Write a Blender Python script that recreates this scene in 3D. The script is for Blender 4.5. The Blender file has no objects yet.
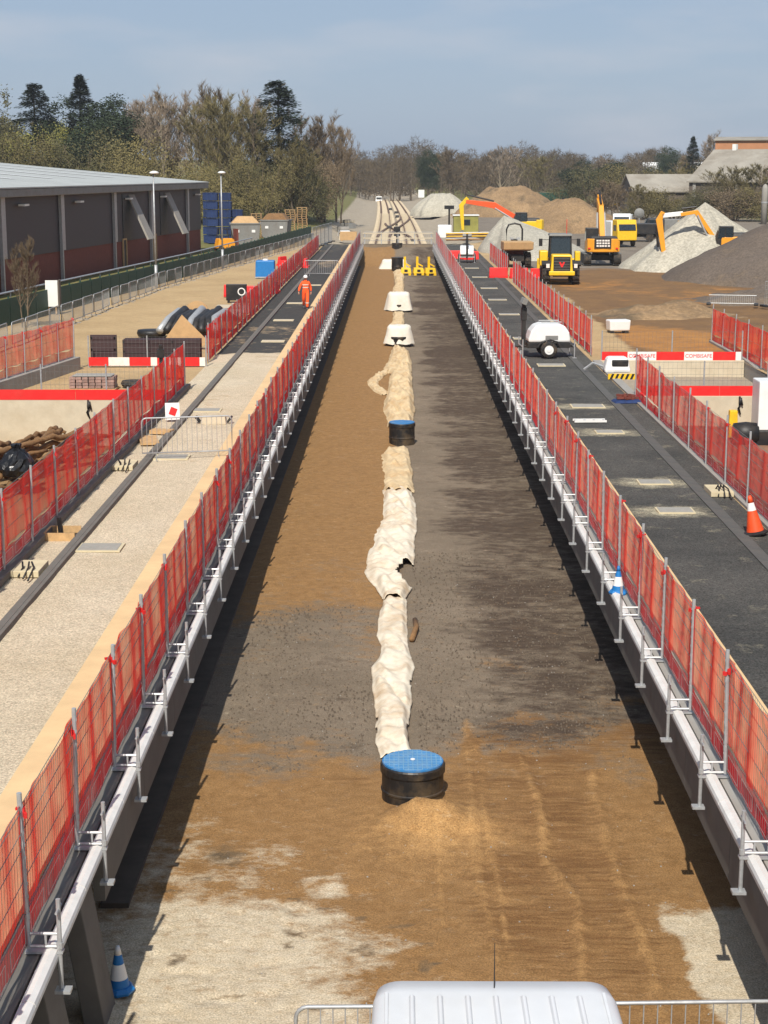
import bpy, math, random
import numpy as np
from mathutils import Vector, Matrix

# ---------------------------------------------------------------- camera, sky, sun, exposure
scene = bpy.context.scene
PI = math.pi
R = math.radians
CAM_H = 7.2                                   # metres above the platform surface (z = 0)
cam_data = bpy.data.cameras.new('camera')
cam = bpy.data.objects.new('camera', cam_data)
scene.collection.objects.link(cam)
cam.location = (0, 0, CAM_H)
cam.rotation_euler = (PI/2 - math.atan(340/1656), 0, math.atan(11/1656))
cam_data.sensor_fit = 'VERTICAL'
cam_data.sensor_height = 24
cam_data.lens = 1656/1024*24
cam_data.clip_start = 0.1
cam_data.clip_end = 6000
scene.camera = cam

SUN_EL, SUN_AZ = R(46), R(7)                  # behind the camera, 7 degrees to its left
world = bpy.data.worlds.new('World')
scene.world = world
world.use_nodes = True
wn, wl = world.node_tree.nodes, world.node_tree.links
wn.clear()
w_out = wn.new('ShaderNodeOutputWorld')
w_bg = wn.new('ShaderNodeBackground')
w_sky = wn.new('ShaderNodeTexSky')
w_sky.sky_type = 'NISHITA'
w_sky.sun_disc = False
w_sky.sun_elevation = SUN_EL
w_sky.sun_rotation = PI + SUN_AZ
w_sky.air_density = 1.0
w_sky.dust_density = 1.2
w_sky.ozone_density = 2.0
w_bg.inputs['Strength'].default_value = 0.118
# thin scattered cloud, mixed into the whole sky
w_tc = wn.new('ShaderNodeTexCoord')
w_map = wn.new('ShaderNodeMapping'); w_map.inputs['Scale'].default_value = (5.0, 5.0, 22.0)
w_map.inputs['Location'].default_value = (0.37, 0.2, 0.3)
w_no = wn.new('ShaderNodeTexNoise'); w_no.inputs['Scale'].default_value = 1.5; w_no.inputs['Detail'].default_value = 5
w_rp = wn.new('ShaderNodeValToRGB')
w_rp.color_ramp.elements[0].position = 0.48; w_rp.color_ramp.elements[0].color = (0, 0, 0, 1)
w_rp.color_ramp.elements[1].position = 0.78; w_rp.color_ramp.elements[1].color = (0.42, 0.42, 0.42, 1)
w_mix = wn.new('ShaderNodeMix'); w_mix.data_type = 'RGBA'
w_mix.inputs[7].default_value = (4.6, 4.6, 4.9, 1)
w_hsv = wn.new('ShaderNodeMix'); w_hsv.data_type = 'RGBA'; w_hsv.inputs[0].default_value = 0.78; w_hsv.inputs[7].default_value = (2.25, 2.9, 4.05, 1)   # even spring haze over the whole dome
wl.new(w_tc.outputs['Generated'], w_map.inputs['Vector'])
wl.new(w_map.outputs[0], w_no.inputs['Vector'])
wl.new(w_no.outputs['Fac'], w_rp.inputs['Fac'])
wl.new(w_rp.outputs['Color'], w_mix.inputs[0])
wl.new(w_sky.outputs[0], w_hsv.inputs[6])
wl.new(w_hsv.outputs[2], w_mix.inputs[6])
wl.new(w_mix.outputs[2], w_bg.inputs['Color'])
wl.new(w_bg.outputs[0], w_out.inputs['Surface'])

sun_data = bpy.data.lights.new('sun', 'SUN')
sun_data.energy = 4.8
sun_data.angle = R(0.53)
sun_data.color = (1.0, 0.945, 0.86)
sun = bpy.data.objects.new('sun', sun_data)
scene.collection.objects.link(sun)
sun_dir = Vector((-math.sin(SUN_AZ)*math.cos(SUN_EL), -math.cos(SUN_AZ)*math.cos(SUN_EL), math.sin(SUN_EL)))
sun.rotation_euler = sun_dir.to_track_quat('Z', 'Y').to_euler()
sun.location = (0, -20, 60)

vs = scene.view_settings
vs.view_transform = 'Standard'; vs.look = 'None'; vs.exposure = 0.22; vs.gamma = 1.0
vs.use_curve_mapping = False

# ---------------------------------------------------------------- helpers
COL = scene.collection
rng = random.Random(7)
nrg = np.random.default_rng(7)

class MB:
    """collects simple shapes into one mesh"""
    def __init__(s):
        s.v, s.f, s.m = [], [], []
    def add(s, verts, faces, mi=0):
        b = len(s.v)
        s.v += [tuple(q) for q in verts]
        s.f += [tuple(b+i for i in f) for f in faces]
        s.m += [mi]*len(faces)
        return s
    def box(s, c, d, rz=0.0, rx=0.0, ry=0.0, mi=0, top=(1, 1)):
        """c centre, d sizes; top = scale of the upper face"""
        vs_ = []
        M = Matrix.Rotation(rz, 3, 'Z') @ Matrix.Rotation(ry, 3, 'Y') @ Matrix.Rotation(rx, 3, 'X')
        for z in (-1, 1):
            k = top if z > 0 else (1, 1)
            for x, y in ((-1, -1), (1, -1), (1, 1), (-1, 1)):
                vs_.append(Vector(c) + M @ Vector((x*d[0]/2*k[0], y*d[1]/2*k[1], z*d[2]/2)))
        return s.add(vs_, [(3, 2, 1, 0), (4, 5, 6, 7), (0, 1, 5, 4), (1, 2, 6, 5), (2, 3, 7, 6), (3, 0, 4, 7)], mi)
    def span(s, x0, x1, y0, y1, z0, z1, mi=0):
        return s.box(((x0+x1)/2, (y0+y1)/2, (z0+z1)/2), (x1-x0, y1-y0, z1-z0), mi=mi)
    def tube(s, p, q, r, n=6, r2=None, cap=True, mi=0):
        p, q = Vector(p), Vector(q)
        r2 = r if r2 is None else r2
        d = (q-p)
        if d.length < 1e-6: return s
        d.normalize()
        a = d.cross(Vector((0, 0, 1)) if abs(d.z) < .9 else Vector((1, 0, 0))).normalized()
        b = d.cross(a)
        ring = lambda c, rr: [c + (a*math.cos(2*PI*i/n) + b*math.sin(2*PI*i/n))*rr for i in range(n)]
        fs = [(i, i+n, (i+1) % n+n, (i+1) % n) for i in range(n)]
        if cap: fs += [tuple(range(n)), tuple(range(2*n-1, n-1, -1))]
        return s.add(ring(p, r) + ring(q, r2), fs, mi)
    def path(s, pts, r, n=6, mi=0, radii=None, closed=False):
        pts = [Vector(p) for p in pts]
        N = len(pts)
        vs_, fs = [], []
        up = Vector((0.03, 0.02, 1)).normalized()
        for i, p in enumerate(pts):
            d = (pts[(i+1) % N]-pts[i-1]) if closed else (pts[min(i+1, N-1)]-pts[max(i-1, 0)])
            d.normalize()
            a = d.cross(up)
            if a.length < .05: a = d.cross(Vector((0, 1, 0)))
            a.normalize(); b = d.cross(a)
            rr = radii[i] if radii else r
            vs_ += [p + (a*math.cos(2*PI*k/n)+b*math.sin(2*PI*k/n))*rr for k in range(n)]
        for i in range(N if closed else N-1):
            j = (i+1) % N
            fs += [(i*n+k, i*n+(k+1) % n, j*n+(k+1) % n, j*n+k) for k in range(n)]
        if not closed: fs += [tuple(range(n-1, -1, -1)), tuple(range((N-1)*n, N*n))]
        return s.add(vs_, fs, mi)
    def lathe(s, prof, n=24, c=(0, 0, 0), mi=0, axis='Z', cap=True):
        vs_, fs = [], []
        for (r, z) in prof:
            for i in range(n):
                t = 2*PI*i/n
                if axis == 'Z': vs_.append((c[0]+r*math.cos(t), c[1]+r*math.sin(t), c[2]+z))
                elif axis == 'X': vs_.append((c[0]+z, c[1]+r*math.cos(t), c[2]+r*math.sin(t)))
                else: vs_.append((c[0]+r*math.sin(t), c[1]+z, c[2]+r*math.cos(t)))
        for j in range(len(prof)-1):
            fs += [(j*n+i, j*n+(i+1) % n, (j+1)*n+(i+1) % n, (j+1)*n+i) for i in range(n)]
        if cap: fs += [tuple(range(n-1, -1, -1)), tuple(range((len(prof)-1)*n, len(prof)*n))]
        return s.add(vs_, fs, mi)
    def prism(s, poly, a0, a1, axis='X', mi=0):
        """poly = 2D outline in the plane across axis"""
        def P3(u, v, a):
            return (a, u, v) if axis == 'X' else ((u, a, v) if axis == 'Y' else (u, v, a))
        n = len(poly)
        return s.add([P3(u, v, a0) for u, v in poly]+[P3(u, v, a1) for u, v in poly],
                     [tuple(range(n-1, -1, -1)), tuple(range(n, 2*n))]+[(i, (i+1) % n, (i+1) % n+n, i+n) for i in range(n)], mi)

def mesh_of(name, mb, mats, smooth=False):
    me = bpy.data.meshes.new(name)
    me.from_pydata(mb.v, [], mb.f)
    if not isinstance(mats, (list, tuple)): mats = [mats]
    for m in mats: me.materials.append(m)
    if len(mats) > 1: me.polygons.foreach_set('material_index', mb.m)
    if smooth: me.polygons.foreach_set('use_smooth', [True]*len(me.polygons))
    me.validate(); me.update()
    return me

def obj(name, data, mats=None, parent=None, loc=(0, 0, 0), rz=0.0, smooth=False, bevel=0.0, fix=True):
    if isinstance(data, MB):
        data = mesh_of(name, data, mats, smooth)
        if fix:
            import bmesh
            bm = bmesh.new(); bm.from_mesh(data); bmesh.ops.recalc_face_normals(bm, faces=bm.faces); bm.to_mesh(data); bm.free()
    o = bpy.data.objects.new(name, data)
    COL.objects.link(o)
    o.location = loc; o.rotation_euler = (0, 0, rz)
    if parent: o.parent = parent
    if bevel:
        b = o.modifiers.new('bevel', 'BEVEL'); b.width = bevel; b.segments = 2; b.limit_method = 'ANGLE'
    return o

def tag(o, label, cat, group=None, kind=None):
    o['label'] = label; o['category'] = cat
    if group: o['group'] = group
    if kind: o['kind'] = kind
    return o
def struct(o, label=None):
    o['kind'] = 'structure'
    if label: o['label'] = label
    return o
def thing(name, label, cat, loc=(0, 0, 0), rz=0.0, group=None):
    o = bpy.data.objects.new(name, None)
    o.empty_display_size = .3
    COL.objects.link(o)
    o.location = loc; o.rotation_euler = (0, 0, rz)
    return tag(o, label, cat, group)
def dup(root, loc, rz=0.0, label=None, scale=None):
    r = root.copy(); COL.objects.link(r)
    r.location = loc; r.rotation_euler = (0, 0, rz)
    if scale: r.scale = scale
    if label: r['label'] = label
    for ch in list(root.children):
        c = ch.copy(); COL.objects.link(c); c.parent = r
        for g in list(ch.children):
            d = g.copy(); COL.objects.link(d); d.parent = c
    return r
ORD = ['first', 'second', 'third', 'fourth', 'fifth', 'sixth', 'seventh', 'eighth', 'ninth', 'tenth', 'eleventh', 'twelfth',
       'thirteenth', 'fourteenth', 'fifteenth', 'sixteenth', 'seventeenth', 'eighteenth', 'nineteenth', 'twentieth',
       'twenty-first', 'twenty-second', 'twenty-third', 'twenty-fourth', 'twenty-fifth', 'twenty-sixth', 'twenty-seventh',
       'twenty-eighth', 'twenty-ninth', 'thirtieth', 'thirty-first', 'thirty-second', 'thirty-third', 'thirty-fourth']

# value noise on arrays
def vnoise(x, y, seed=0):
    xi, yi = np.floor(x).astype(np.int64), np.floor(y).astype(np.int64)
    fx, fy = x-xi, y-yi
    fx, fy = fx*fx*(3-2*fx), fy*fy*(3-2*fy)
    def h(a, b):
        n = (a*374761393 + b*668265263 + seed*974634777) & 0xFFFFFFFF
        n = ((n ^ (n >> 13))*1274126177) & 0xFFFFFFFF
        return ((n ^ (n >> 16)) & 0xFFFF)/65535.0
    return (h(xi, yi)*(1-fx)+h(xi+1, yi)*fx)*(1-fy)+(h(xi, yi+1)*(1-fx)+h(xi+1, yi+1)*fx)*fy
def fbm(x, y, sx=1.0, sy=None, octv=4, seed=0):
    sy = sx if sy is None else sy
    t, a, n = 0, .5, 0
    for o in range(octv):
        t = t+a*vnoise(x/sx*2**o+o*17.3, y/sy*2**o+o*9.1, seed+o); n += a; a *= .5
    return t/n
def sstep(a, b, x):
    t = np.clip((x-a)/(b-a), 0, 1); return t*t*(3-2*t)

def sheet(name, xs, ys, zf, mat_, attrs=None, skip=None, smooth=True):
    """one grid mesh; zf(X,Y) heights; attrs name -> f(X,Y)"""
    xs, ys = np.asarray(xs, float), np.asarray(ys, float)
    X, Y = np.meshgrid(xs, ys)
    Z = zf(X, Y)*np.ones_like(X)
    nx, ny = len(xs), len(ys)
    co = np.stack([X, Y, Z], -1).reshape(-1, 3)
    i = np.arange((ny-1)*(nx-1)); r, c = i//(nx-1), i % (nx-1)
    a = r*nx+c
    q = np.stack([a, a+1, a+nx+1, a+nx], -1)
    if skip is not None:
        xc = (xs[c]+xs[c+1])/2; yc = (ys[r]+ys[r+1])/2
        q = q[~skip(xc, yc)]
    me = bpy.data.meshes.new(name)
    me.from_pydata(co.tolist(), [], q.tolist())
    me.polygons.foreach_set('use_smooth', [smooth]*len(me.polygons))
    if attrs:
        for k, fn in attrs.items():
            at = me.attributes.new(k, 'FLOAT', 'POINT')
            at.data.foreach_set('value', np.ascontiguousarray((fn(X, Y)*np.ones_like(X)).reshape(-1), dtype=np.float32))
    me.materials.append(mat_)
    me.update()
    o = bpy.data.objects.new(name, me); COL.objects.link(o)
    return o

# ---------------------------------------------------------------- materials
def S(r, g, b):                      # 0-255 display colour -> linear
    def l(c):
        c /= 255.0
        return c/12.92 if c <= .04045 else ((c+.055)/1.055)**2.4
    return (l(r), l(g), l(b), 1.0)

def mat(name, col, rough=.7, metal=0.0, var=.12, scale=6.0, bump=0.0, bscale=40.0, dirt=None, dirt_amt=.35, dscale=1.2, spec=.4, stretch=(1, 1, 1), orand=0.0):
    """principled with two-scale colour variation, dirt patches and fine relief"""
    m = bpy.data.materials.new(name); m.use_nodes = True
    nt = m.node_tree; N, L = nt.nodes, nt.links
    bs = N['Principled BSDF']
    bs.inputs['Roughness'].default_value = rough
    bs.inputs['Metallic'].default_value = metal
    bs.inputs['Specular IOR Level'].default_value = spec
    tc = N.new('ShaderNodeTexCoord')
    mp = N.new('ShaderNodeMapping'); mp.inputs['Scale'].default_value = stretch
    L.new(tc.outputs['Object'], mp.inputs['Vector'])
    n1 = N.new('ShaderNodeTexNoise'); n1.inputs['Scale'].default_value = scale; n1.inputs['Detail'].default_value = 6; n1.inputs['Roughness'].default_value = .65
    L.new(mp.outputs[0], n1.inputs['Vector'])
    mr = N.new('ShaderNodeMapRange'); mr.inputs['From Min'].default_value = .25; mr.inputs['From Max'].default_value = .75
    mr.inputs['To Min'].default_value = 1-var*1.6; mr.inputs['To Max'].default_value = 1+var
    L.new(n1.outputs['Fac'], mr.inputs['Value'])
    mx = N.new('ShaderNodeMix'); mx.data_type = 'RGBA'; mx.blend_type = 'MULTIPLY'; mx.inputs[0].default_value = 1
    mx.inputs[6].default_value = col
    cc = N.new('ShaderNodeCombineColor')
    for k in range(3): L.new(mr.outputs[0], cc.inputs[k])
    L.new(cc.outputs[0], mx.inputs[7])
    out = mx.outputs[2]
    if orand:
        oi = N.new('ShaderNodeObjectInfo')
        m2 = N.new('ShaderNodeMapRange'); m2.inputs['To Min'].default_value = 1-orand; m2.inputs['To Max'].default_value = 1+orand
        L.new(oi.outputs['Random'], m2.inputs['Value'])
        c2 = N.new('ShaderNodeCombineColor')
        for k in range(3): L.new(m2.outputs[0], c2.inputs[k])
        x2 = N.new('ShaderNodeMix'); x2.data_type = 'RGBA'; x2.blend_type = 'MULTIPLY'; x2.inputs[0].default_value = 1
        L.new(out, x2.inputs[6]); L.new(c2.outputs[0], x2.inputs[7]); out = x2.outputs[2]
    if dirt:
        n2 = N.new('ShaderNodeTexNoise'); n2.inputs['Scale'].default_value = dscale; n2.inputs['Detail'].default_value = 8; n2.inputs['Roughness'].default_value = .7
        L.new(mp.outputs[0], n2.inputs['Vector'])
        m3 = N.new('ShaderNodeMapRange'); m3.inputs['From Min'].default_value = .45; m3.inputs['From Max'].default_value = .7; m3.inputs['To Max'].default_value = dirt_amt
        L.new(n2.outputs['Fac'], m3.inputs['Value'])
        x3 = N.new('ShaderNodeMix'); x3.data_type = 'RGBA'
        L.new(m3.outputs[0], x3.inputs[0]); L.new(out, x3.inputs[6]); x3.inputs[7].default_value = dirt; out = x3.outputs[2]
    L.new(out, bs.inputs['Base Color'])
    if bump:
        n4 = N.new('ShaderNodeTexNoise'); n4.inputs['Scale'].default_value = bscale; n4.inputs['Detail'].default_value = 5
        L.new(mp.outputs[0], n4.inputs['Vector'])
        bp = N.new('ShaderNodeBump'); bp.inputs['Strength'].default_value = min(1, bump); bp.inputs['Distance'].default_value = .03*bump if bump < 1 else .03*bump
        L.new(n4.outputs['Fac'], bp.inputs['Height']); L.new(bp.outputs[0], bs.inputs['Normal'])
    return m

def netting(name, col, clear, trans=.35):
    """woven plastic net: part open, part red thread that also lets light through"""
    m = bpy.data.materials.new(name); m.use_nodes = True
    nt = m.node_tree; N, L = nt.nodes, nt.links
    N.clear()
    o = N.new('ShaderNodeOutputMaterial')
    d = N.new('ShaderNodeBsdfDiffuse'); d.inputs['Color'].default_value = col
    t = N.new('ShaderNodeBsdfTranslucent'); t.inputs['Color'].default_value = col
    a = N.new('ShaderNodeMixShader'); a.inputs[0].default_value = trans
    L.new(d.outputs[0], a.inputs[1]); L.new(t.outputs[0], a.inputs[2])
    tr = N.new('ShaderNodeBsdfTransparent')
    b = N.new('ShaderNodeMixShader')
    tc = N.new('ShaderNodeTexCoord')
    n1 = N.new('ShaderNodeTexNoise'); n1.inputs['Scale'].default_value = 2.2; n1.inputs['Detail'].default_value = 4
    L.new(tc.outputs['Object'], n1.inputs['Vector'])
    mr = N.new('ShaderNodeMapRange'); mr.inputs['From Min'].default_value = .3; mr.inputs['From Max'].default_value = .7
    mr.inputs['To Min'].default_value = 1-clear-.1; mr.inputs['To Max'].default_value = 1-clear+.1
    L.new(n1.outputs['Fac'], mr.inputs['Value']); L.new(mr.outputs[0], b.inputs[0])
    L.new(tr.outputs[0], b.inputs[1]); L.new(a.outputs[0], b.inputs[2])
    L.new(b.outputs[0], o.inputs['Surface'])
    return m

M = {}
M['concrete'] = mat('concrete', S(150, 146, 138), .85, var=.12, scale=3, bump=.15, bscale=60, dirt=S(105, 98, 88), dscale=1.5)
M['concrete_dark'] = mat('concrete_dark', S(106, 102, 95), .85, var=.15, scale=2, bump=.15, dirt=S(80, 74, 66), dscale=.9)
M['footing'] = mat('footing', S(84, 74, 62), .9, var=.2, scale=2, bump=.3, dirt=S(60, 50, 40), dscale=.8, dirt_amt=.7)
M['concrete_pale'] = mat('concrete_pale', S(192, 180, 156), .85, var=.08, scale=2.5, bump=.1, dirt=S(165, 148, 120), dscale=.8, dirt_amt=.5)
M['nosing'] = mat('nosing', S(212, 211, 206), .6, var=.06, scale=9, dirt=S(170, 164, 154), dscale=2.2, dirt_amt=.35)
M['tan_slab'] = mat('tan_slab', S(212, 182, 136), .85, var=.1, scale=1.2, bump=.1, dirt=S(178, 150, 112), dscale=.5)
M['galv'] = mat('galvanised_steel', S(172, 174, 174), .45, .35, var=.12, scale=14, dirt=S(125, 118, 110), dscale=6)
M['galv_dark'] = mat('weathered_steel', S(120, 122, 120), .55, .4, var=.2, scale=12, dirt=S(90, 80, 70), dscale=5)
M['net'] = netting('red_netting', S(255, 74, 64), .40, .3)
M['toe'] = netting('red_toe_net', S(222, 44, 50), .36, .25)
M['red'] = mat('red_plastic', S(222, 36, 34), .5, var=.12, scale=5, dirt=S(170, 70, 55), dirt_amt=.3)
M['red_strap'] = mat('red_strap', S(196, 34, 32), .7)
M['white_print'] = mat('white_print', S(225, 215, 205), .7)
M['van_white'] = mat('van_white', S(206, 207, 207), .35, var=.03, scale=3, dirt=S(186, 180, 168), dirt_amt=.2)
M['white'] = mat('white_paint', S(222, 222, 218), .35, var=.04, scale=3, dirt=S(190, 182, 168), dirt_amt=.2)
M['black'] = mat('black_plastic', S(28, 28, 29), .5, var=.2, dirt=S(75, 66, 55), dirt_amt=.5, dscale=2)
M['rubber'] = mat('tyre_rubber', S(38, 37, 36), .85, var=.2, dirt=S(110, 92, 70), dirt_amt=.6, dscale=5)
M['glass'] = mat('dark_glass', S(34, 44, 50), .08, var=.1, spec=.8)
M['blue_lid'] = mat('blue_composite', S(46, 116, 172), .55, var=.1, scale=12, dirt=S(150, 150, 140), dirt_amt=.4, dscale=5)
M['lid_rib'] = mat('lid_rib', S(112, 156, 186), .6)
M['blue'] = mat('blue_plastic', S(28, 112, 176), .5, var=.1)
M['blue_dark'] = mat('blue_crate', S(24, 46, 88), .7, var=.25, orand=.3)
M['yellow'] = mat('machine_yellow', S(228, 186, 26), .45, var=.08, dirt=S(150, 120, 60), dirt_amt=.4, dscale=3)
M['amber'] = mat('machine_amber', S(226, 152, 34), .45, var=.08, dirt=S(150, 110, 60), dirt_amt=.4, dscale=3)
M['orange'] = mat('machine_orange', S(228, 84, 34), .5, var=.08, dirt=S(150, 100, 60), dirt_amt=.3)
M['hivis'] = mat('hivis_orange', S(240, 92, 36), .8, var=.1)
M['tape'] = mat('reflective_tape', S(214, 206, 190), .4)
M['skin'] = mat('skin', S(200, 150, 120), .6)
M['timber'] = mat('timber', S(188, 154, 108), .8, var=.2, scale=8, stretch=(1, 1, 1))
M['ply'] = mat('plywood', S(182, 148, 104), .75, var=.12, scale=4)
M['log'] = mat('log', S(128, 96, 62), .95, var=.3, scale=9, bump=.6, bscale=20, dirt=S(80, 60, 42))
M['brown_crate'] = mat('brown_crate', S(58, 40, 40), .6, var=.15, orand=.2)
M['paver'] = mat('paver', S(150, 122, 112), .9, var=.2, orand=.25)
M['fabric'] = mat('geotextile', S(202, 180, 142), .95, var=.1, scale=3.5, bump=.5, bscale=9, dirt=S(176, 138, 90), dirt_amt=.7, dscale=1.1)
M['fabric_white'] = mat('geotextile_white', S(218, 208, 187), .95, var=.1, scale=3.5, bump=.5, bscale=10, dirt=S(176, 140, 94), dirt_amt=.75, dscale=1.3)
M['bag'] = mat('white_bag', S(216, 210, 196), .9, var=.05, bump=.5, bscale=7, dirt=S(190, 165, 125), dirt_amt=.3)
M['black_bag'] = mat('black_bag', S(22, 22, 24), .3, var=.3, bump=.8, bscale=8)
M['cover'] = mat('chamber_cover', S(150, 147, 138), .7, var=.1, scale=9)
M['screed'] = mat('screed', S(196, 184, 152), .9, var=.12, scale=2.4, bump=.2)
M['clad'] = mat('cladding_brown', S(62, 56, 56), .6, var=.06, scale=.4, stretch=(1, 1, .2))
M['brick'] = mat('brick_red', S(112, 58, 46), .9, var=.15, scale=3)
M['roof'] = mat('roof_sheet', S(172, 174, 168), .5, var=.07, scale=.5, dirt=S(140, 142, 136), dscale=.2)
M['green'] = mat('green_fence', S(32, 72, 56), .6, var=.15)
M['skip'] = mat('skip_grey', S(122, 122, 118), .6, var=.1, dirt=S(95, 80, 66))
M['bark'] = mat('bark', S(112, 98, 80), .95, var=.25, scale=3)
M['bark_pale'] = mat('bark_pale', S(150, 138, 116), .95, var=.2, scale=3)
M['twig'] = mat('twig_brown', S(116, 100, 78), .95, var=.2, scale=.6, orand=.22)
M['kerb'] = mat('kerb_dark', S(84, 83, 80), .9, var=.15, scale=5, bump=.2, dirt=S(110, 104, 92), dscale=2)
M['twig_wood'] = mat('twig_wood', S(88, 75, 55), .95, var=.35, scale=.06)
M['twig_grey'] = mat('twig_grey', S(136, 120, 102), .95, var=.2, scale=.6, orand=.2)
M['twig_olive'] = mat('twig_olive', S(112, 102, 64), .95, var=.22, scale=.5, orand=.25)
M['leaf_dark'] = mat('leaf_evergreen', S(44, 56, 32), .8, var=.35, scale=.7, orand=.2)
M['leaf_olive'] = mat('leaf_olive', S(86, 82, 50), .8, var=.3, scale=.6, orand=.25)
M['leaf_spring'] = mat('leaf_spring', S(138, 134, 68), .8, var=.25, scale=.6)
M['grass'] = mat('grass', S(104, 112, 58), .95, var=.3, scale=.8)
M['far_roof'] = mat('old_roof', S(150, 144, 132), .9, var=.15, scale=.35, dirt=S(116, 106, 92), dscale=.22, dirt_amt=.8)
M['far_wall'] = mat('old_wall', S(96, 86, 76), .9, var=.15, scale=.5)
M['far_brick'] = mat('orange_brick', S(172, 120, 84), .9, var=.12, scale=.5)
M['rail'] = mat('rusty_rail', S(112, 84, 62), .6, .3, var=.2)
M['gravel_stone'] = mat('gravel_stone', S(106, 94, 80), .9, var=.35, scale=20)
M['chev'] = mat('chevron_yellow', S(226, 180, 30), .5)
M['cone_orange'] = mat('cone_orange', S(226, 80, 34), .5, var=.08, dirt=S(150, 90, 60), dirt_amt=.3, dscale=8)

def soil(name, base, layers, speck=.16, sscale=55.0, bump=.6, bscale=45.0, rough=.95, big=.3):
    """earth / gravel: base colours (a,b) blended by noise, then masked layers (attr, colour a, colour b, noise scale, noise amount, stretch)"""
    m = bpy.data.materials.new(name); m.use_nodes = True
    nt = m.node_tree; N, L = nt.nodes, nt.links
    bs = N['Principled BSDF']; bs.inputs['Roughness'].default_value = rough; bs.inputs['Specular IOR Level'].default_value = .2
    tc = N.new('ShaderNodeTexCoord')
    def noise(scale, detail=6, rg=.6, stretch=(1, 1, 1)):
        mp = N.new('ShaderNodeMapping'); mp.inputs['Scale'].default_value = stretch
        L.new(tc.outputs['Object'], mp.inputs['Vector'])
        n = N.new('ShaderNodeTexNoise'); n.inputs['Scale'].default_value = scale; n.inputs['Detail'].default_value = detail; n.inputs['Roughness'].default_value = rg
        L.new(mp.outputs[0], n.inputs['Vector']); return n.outputs['Fac']
    def rng_(v, a, b, c=0.0, d=1.0):
        r = N.new('ShaderNodeMapRange'); r.inputs['From Min'].default_value = a; r.inputs['From Max'].default_value = b
        r.inputs['To Min'].default_value = c; r.inputs['To Max'].default_value = d
        L.new(v, r.inputs['Value']); return r.outputs[0]
    def mix(f, a, b, mode='MIX'):
        x = N.new('ShaderNodeMix'); x.data_type = 'RGBA'; x.blend_type = mode
        if isinstance(f, float): x.inputs[0].default_value = f
        else: L.new(f, x.inputs[0])
        for s_, v in ((6, a), (7, b)):
            if isinstance(v, tuple): x.inputs[s_].default_value = v
            else: L.new(v, x.inputs[s_])
        return x.outputs[2]
    pat = noise(big, 7, .65)
    patm = rng_(pat, .36, .64)
    out = mix(patm, base[0], base[1])
    for (attr, ca, cb, ns, na, st, *wd) in layers:
        a = N.new('ShaderNodeAttribute'); a.attribute_name = attr
        n = noise(ns, 8, .7, st)
        ad = N.new('ShaderNodeMath'); ad.operation = 'MULTIPLY_ADD'
        L.new(rng_(n, .2, .8, -1, 1), ad.inputs[0]); ad.inputs[1].default_value = na; L.new(a.outputs['Fac'], ad.inputs[2])
        wd = wd[0] if wd else .1
        msk = rng_(ad.outputs[0], .52-wd, .52+wd)
        out = mix(msk, out, mix(rng_(noise(ns*1.7, 6, .65, st), .35, .65), ca, cb))
    sp = noise(sscale, 3, .7)
    sv = rng_(sp, .3, .7, 1-speck*1.5, 1+speck)
    mid = rng_(noise(3.0, 6, .7), .3, .7, .9, 1.08)
    for v in (sv, mid):
        cc = N.new('ShaderNodeCombineColor')
        for k in range(3): L.new(v, cc.inputs[k])
        out = mix(1.0, out, cc.outputs[0], 'MULTIPLY')
    L.new(out, bs.inputs['Base Color'])
    bp = N.new('ShaderNodeBump'); bp.inputs['Strength'].default_value = bump; bp.inputs['Distance'].default_value = .025
    L.new(noise(bscale, 5, .7), bp.inputs['Height']); L.new(bp.outputs[0], bs.inputs['Normal'])
    return m

# ---------------------------------------------------------------- trackbed
TB = -1.93
def arange_grade(*seg):
    out = [seg[0][0]]
    for a, b, st in seg:
        n = max(1, int(round((b-a)/st)))
        out += list(a+(b-a)*(np.arange(n)+1)/n)
    return out
def line(X, Y, pts, w):
    """soft mask of a line x = f(y) given by points (y, x)"""
    ys_, xs_ = zip(*pts)
    xc = np.interp(Y, ys_, xs_)+.05*(fbm(Y, Y*0+3, .9, octv=3, seed=int(pts[0][1]*100) % 97)-.5)*2
    inside = (Y > ys_[0]) & (Y < ys_[-1])
    return np.exp(-((X-xc)/w)**2)*inside
RUTS = [([(15, 2.3), (17.6, 2.2), (19.6, 2.36), (21.2, 2.02), (22.3, 2.15), (25.2, 2.0)], .085, .045),
        ([(15, 2.95), (19, 3.02), (21.5, 2.93), (24.5, 3.05)], .09, .04),
        ([(15, 1.1), (18, 1.2), (22, 1.12), (27, 1.2)], .07, .03),
        ([(15, 1.32), (18, 1.42), (23, 1.3), (26, 1.33)], .05, .025),
        ([(19, .58), (21, .62), (23.5, .6)], .04, .025)]
LINES = [([(25, 1.28), (30, 1.33), (36, 1.42), (50, 1.3), (62, 1.35)], .03, .008),
         ([(25, 2.2), (30, 2.2), (36, 2.3), (48, 2.3), (70, 2.25)], .03, .008)]
def tb_sand(X, Y):
    n = fbm(X, Y, 1.6, octv=5, seed=3)-.5
    n2 = fbm(X, Y, .7, .5, octv=4, seed=5)-.5
    left = sstep(.25, -.25, X+.25*n)
    far_left = left*sstep(28, 40, Y+9*n)
    near = sstep(28.0, 22.4, Y+6.5*n+2.5*n2+.55*np.clip(X-1.5, 0, 2)*-1.0)
    patch = .55*sstep(.55, .75, fbm(X, Y, 2.2, 3.2, 4, 11))*sstep(40, 24, Y)
    brown = far_left+near+patch
    for pts, w, h in RUTS: brown = brown+.5*line(X, Y, pts, w*1.4)*sstep(30, 25, Y)
    return np.clip(brown, 0, 1)
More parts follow.
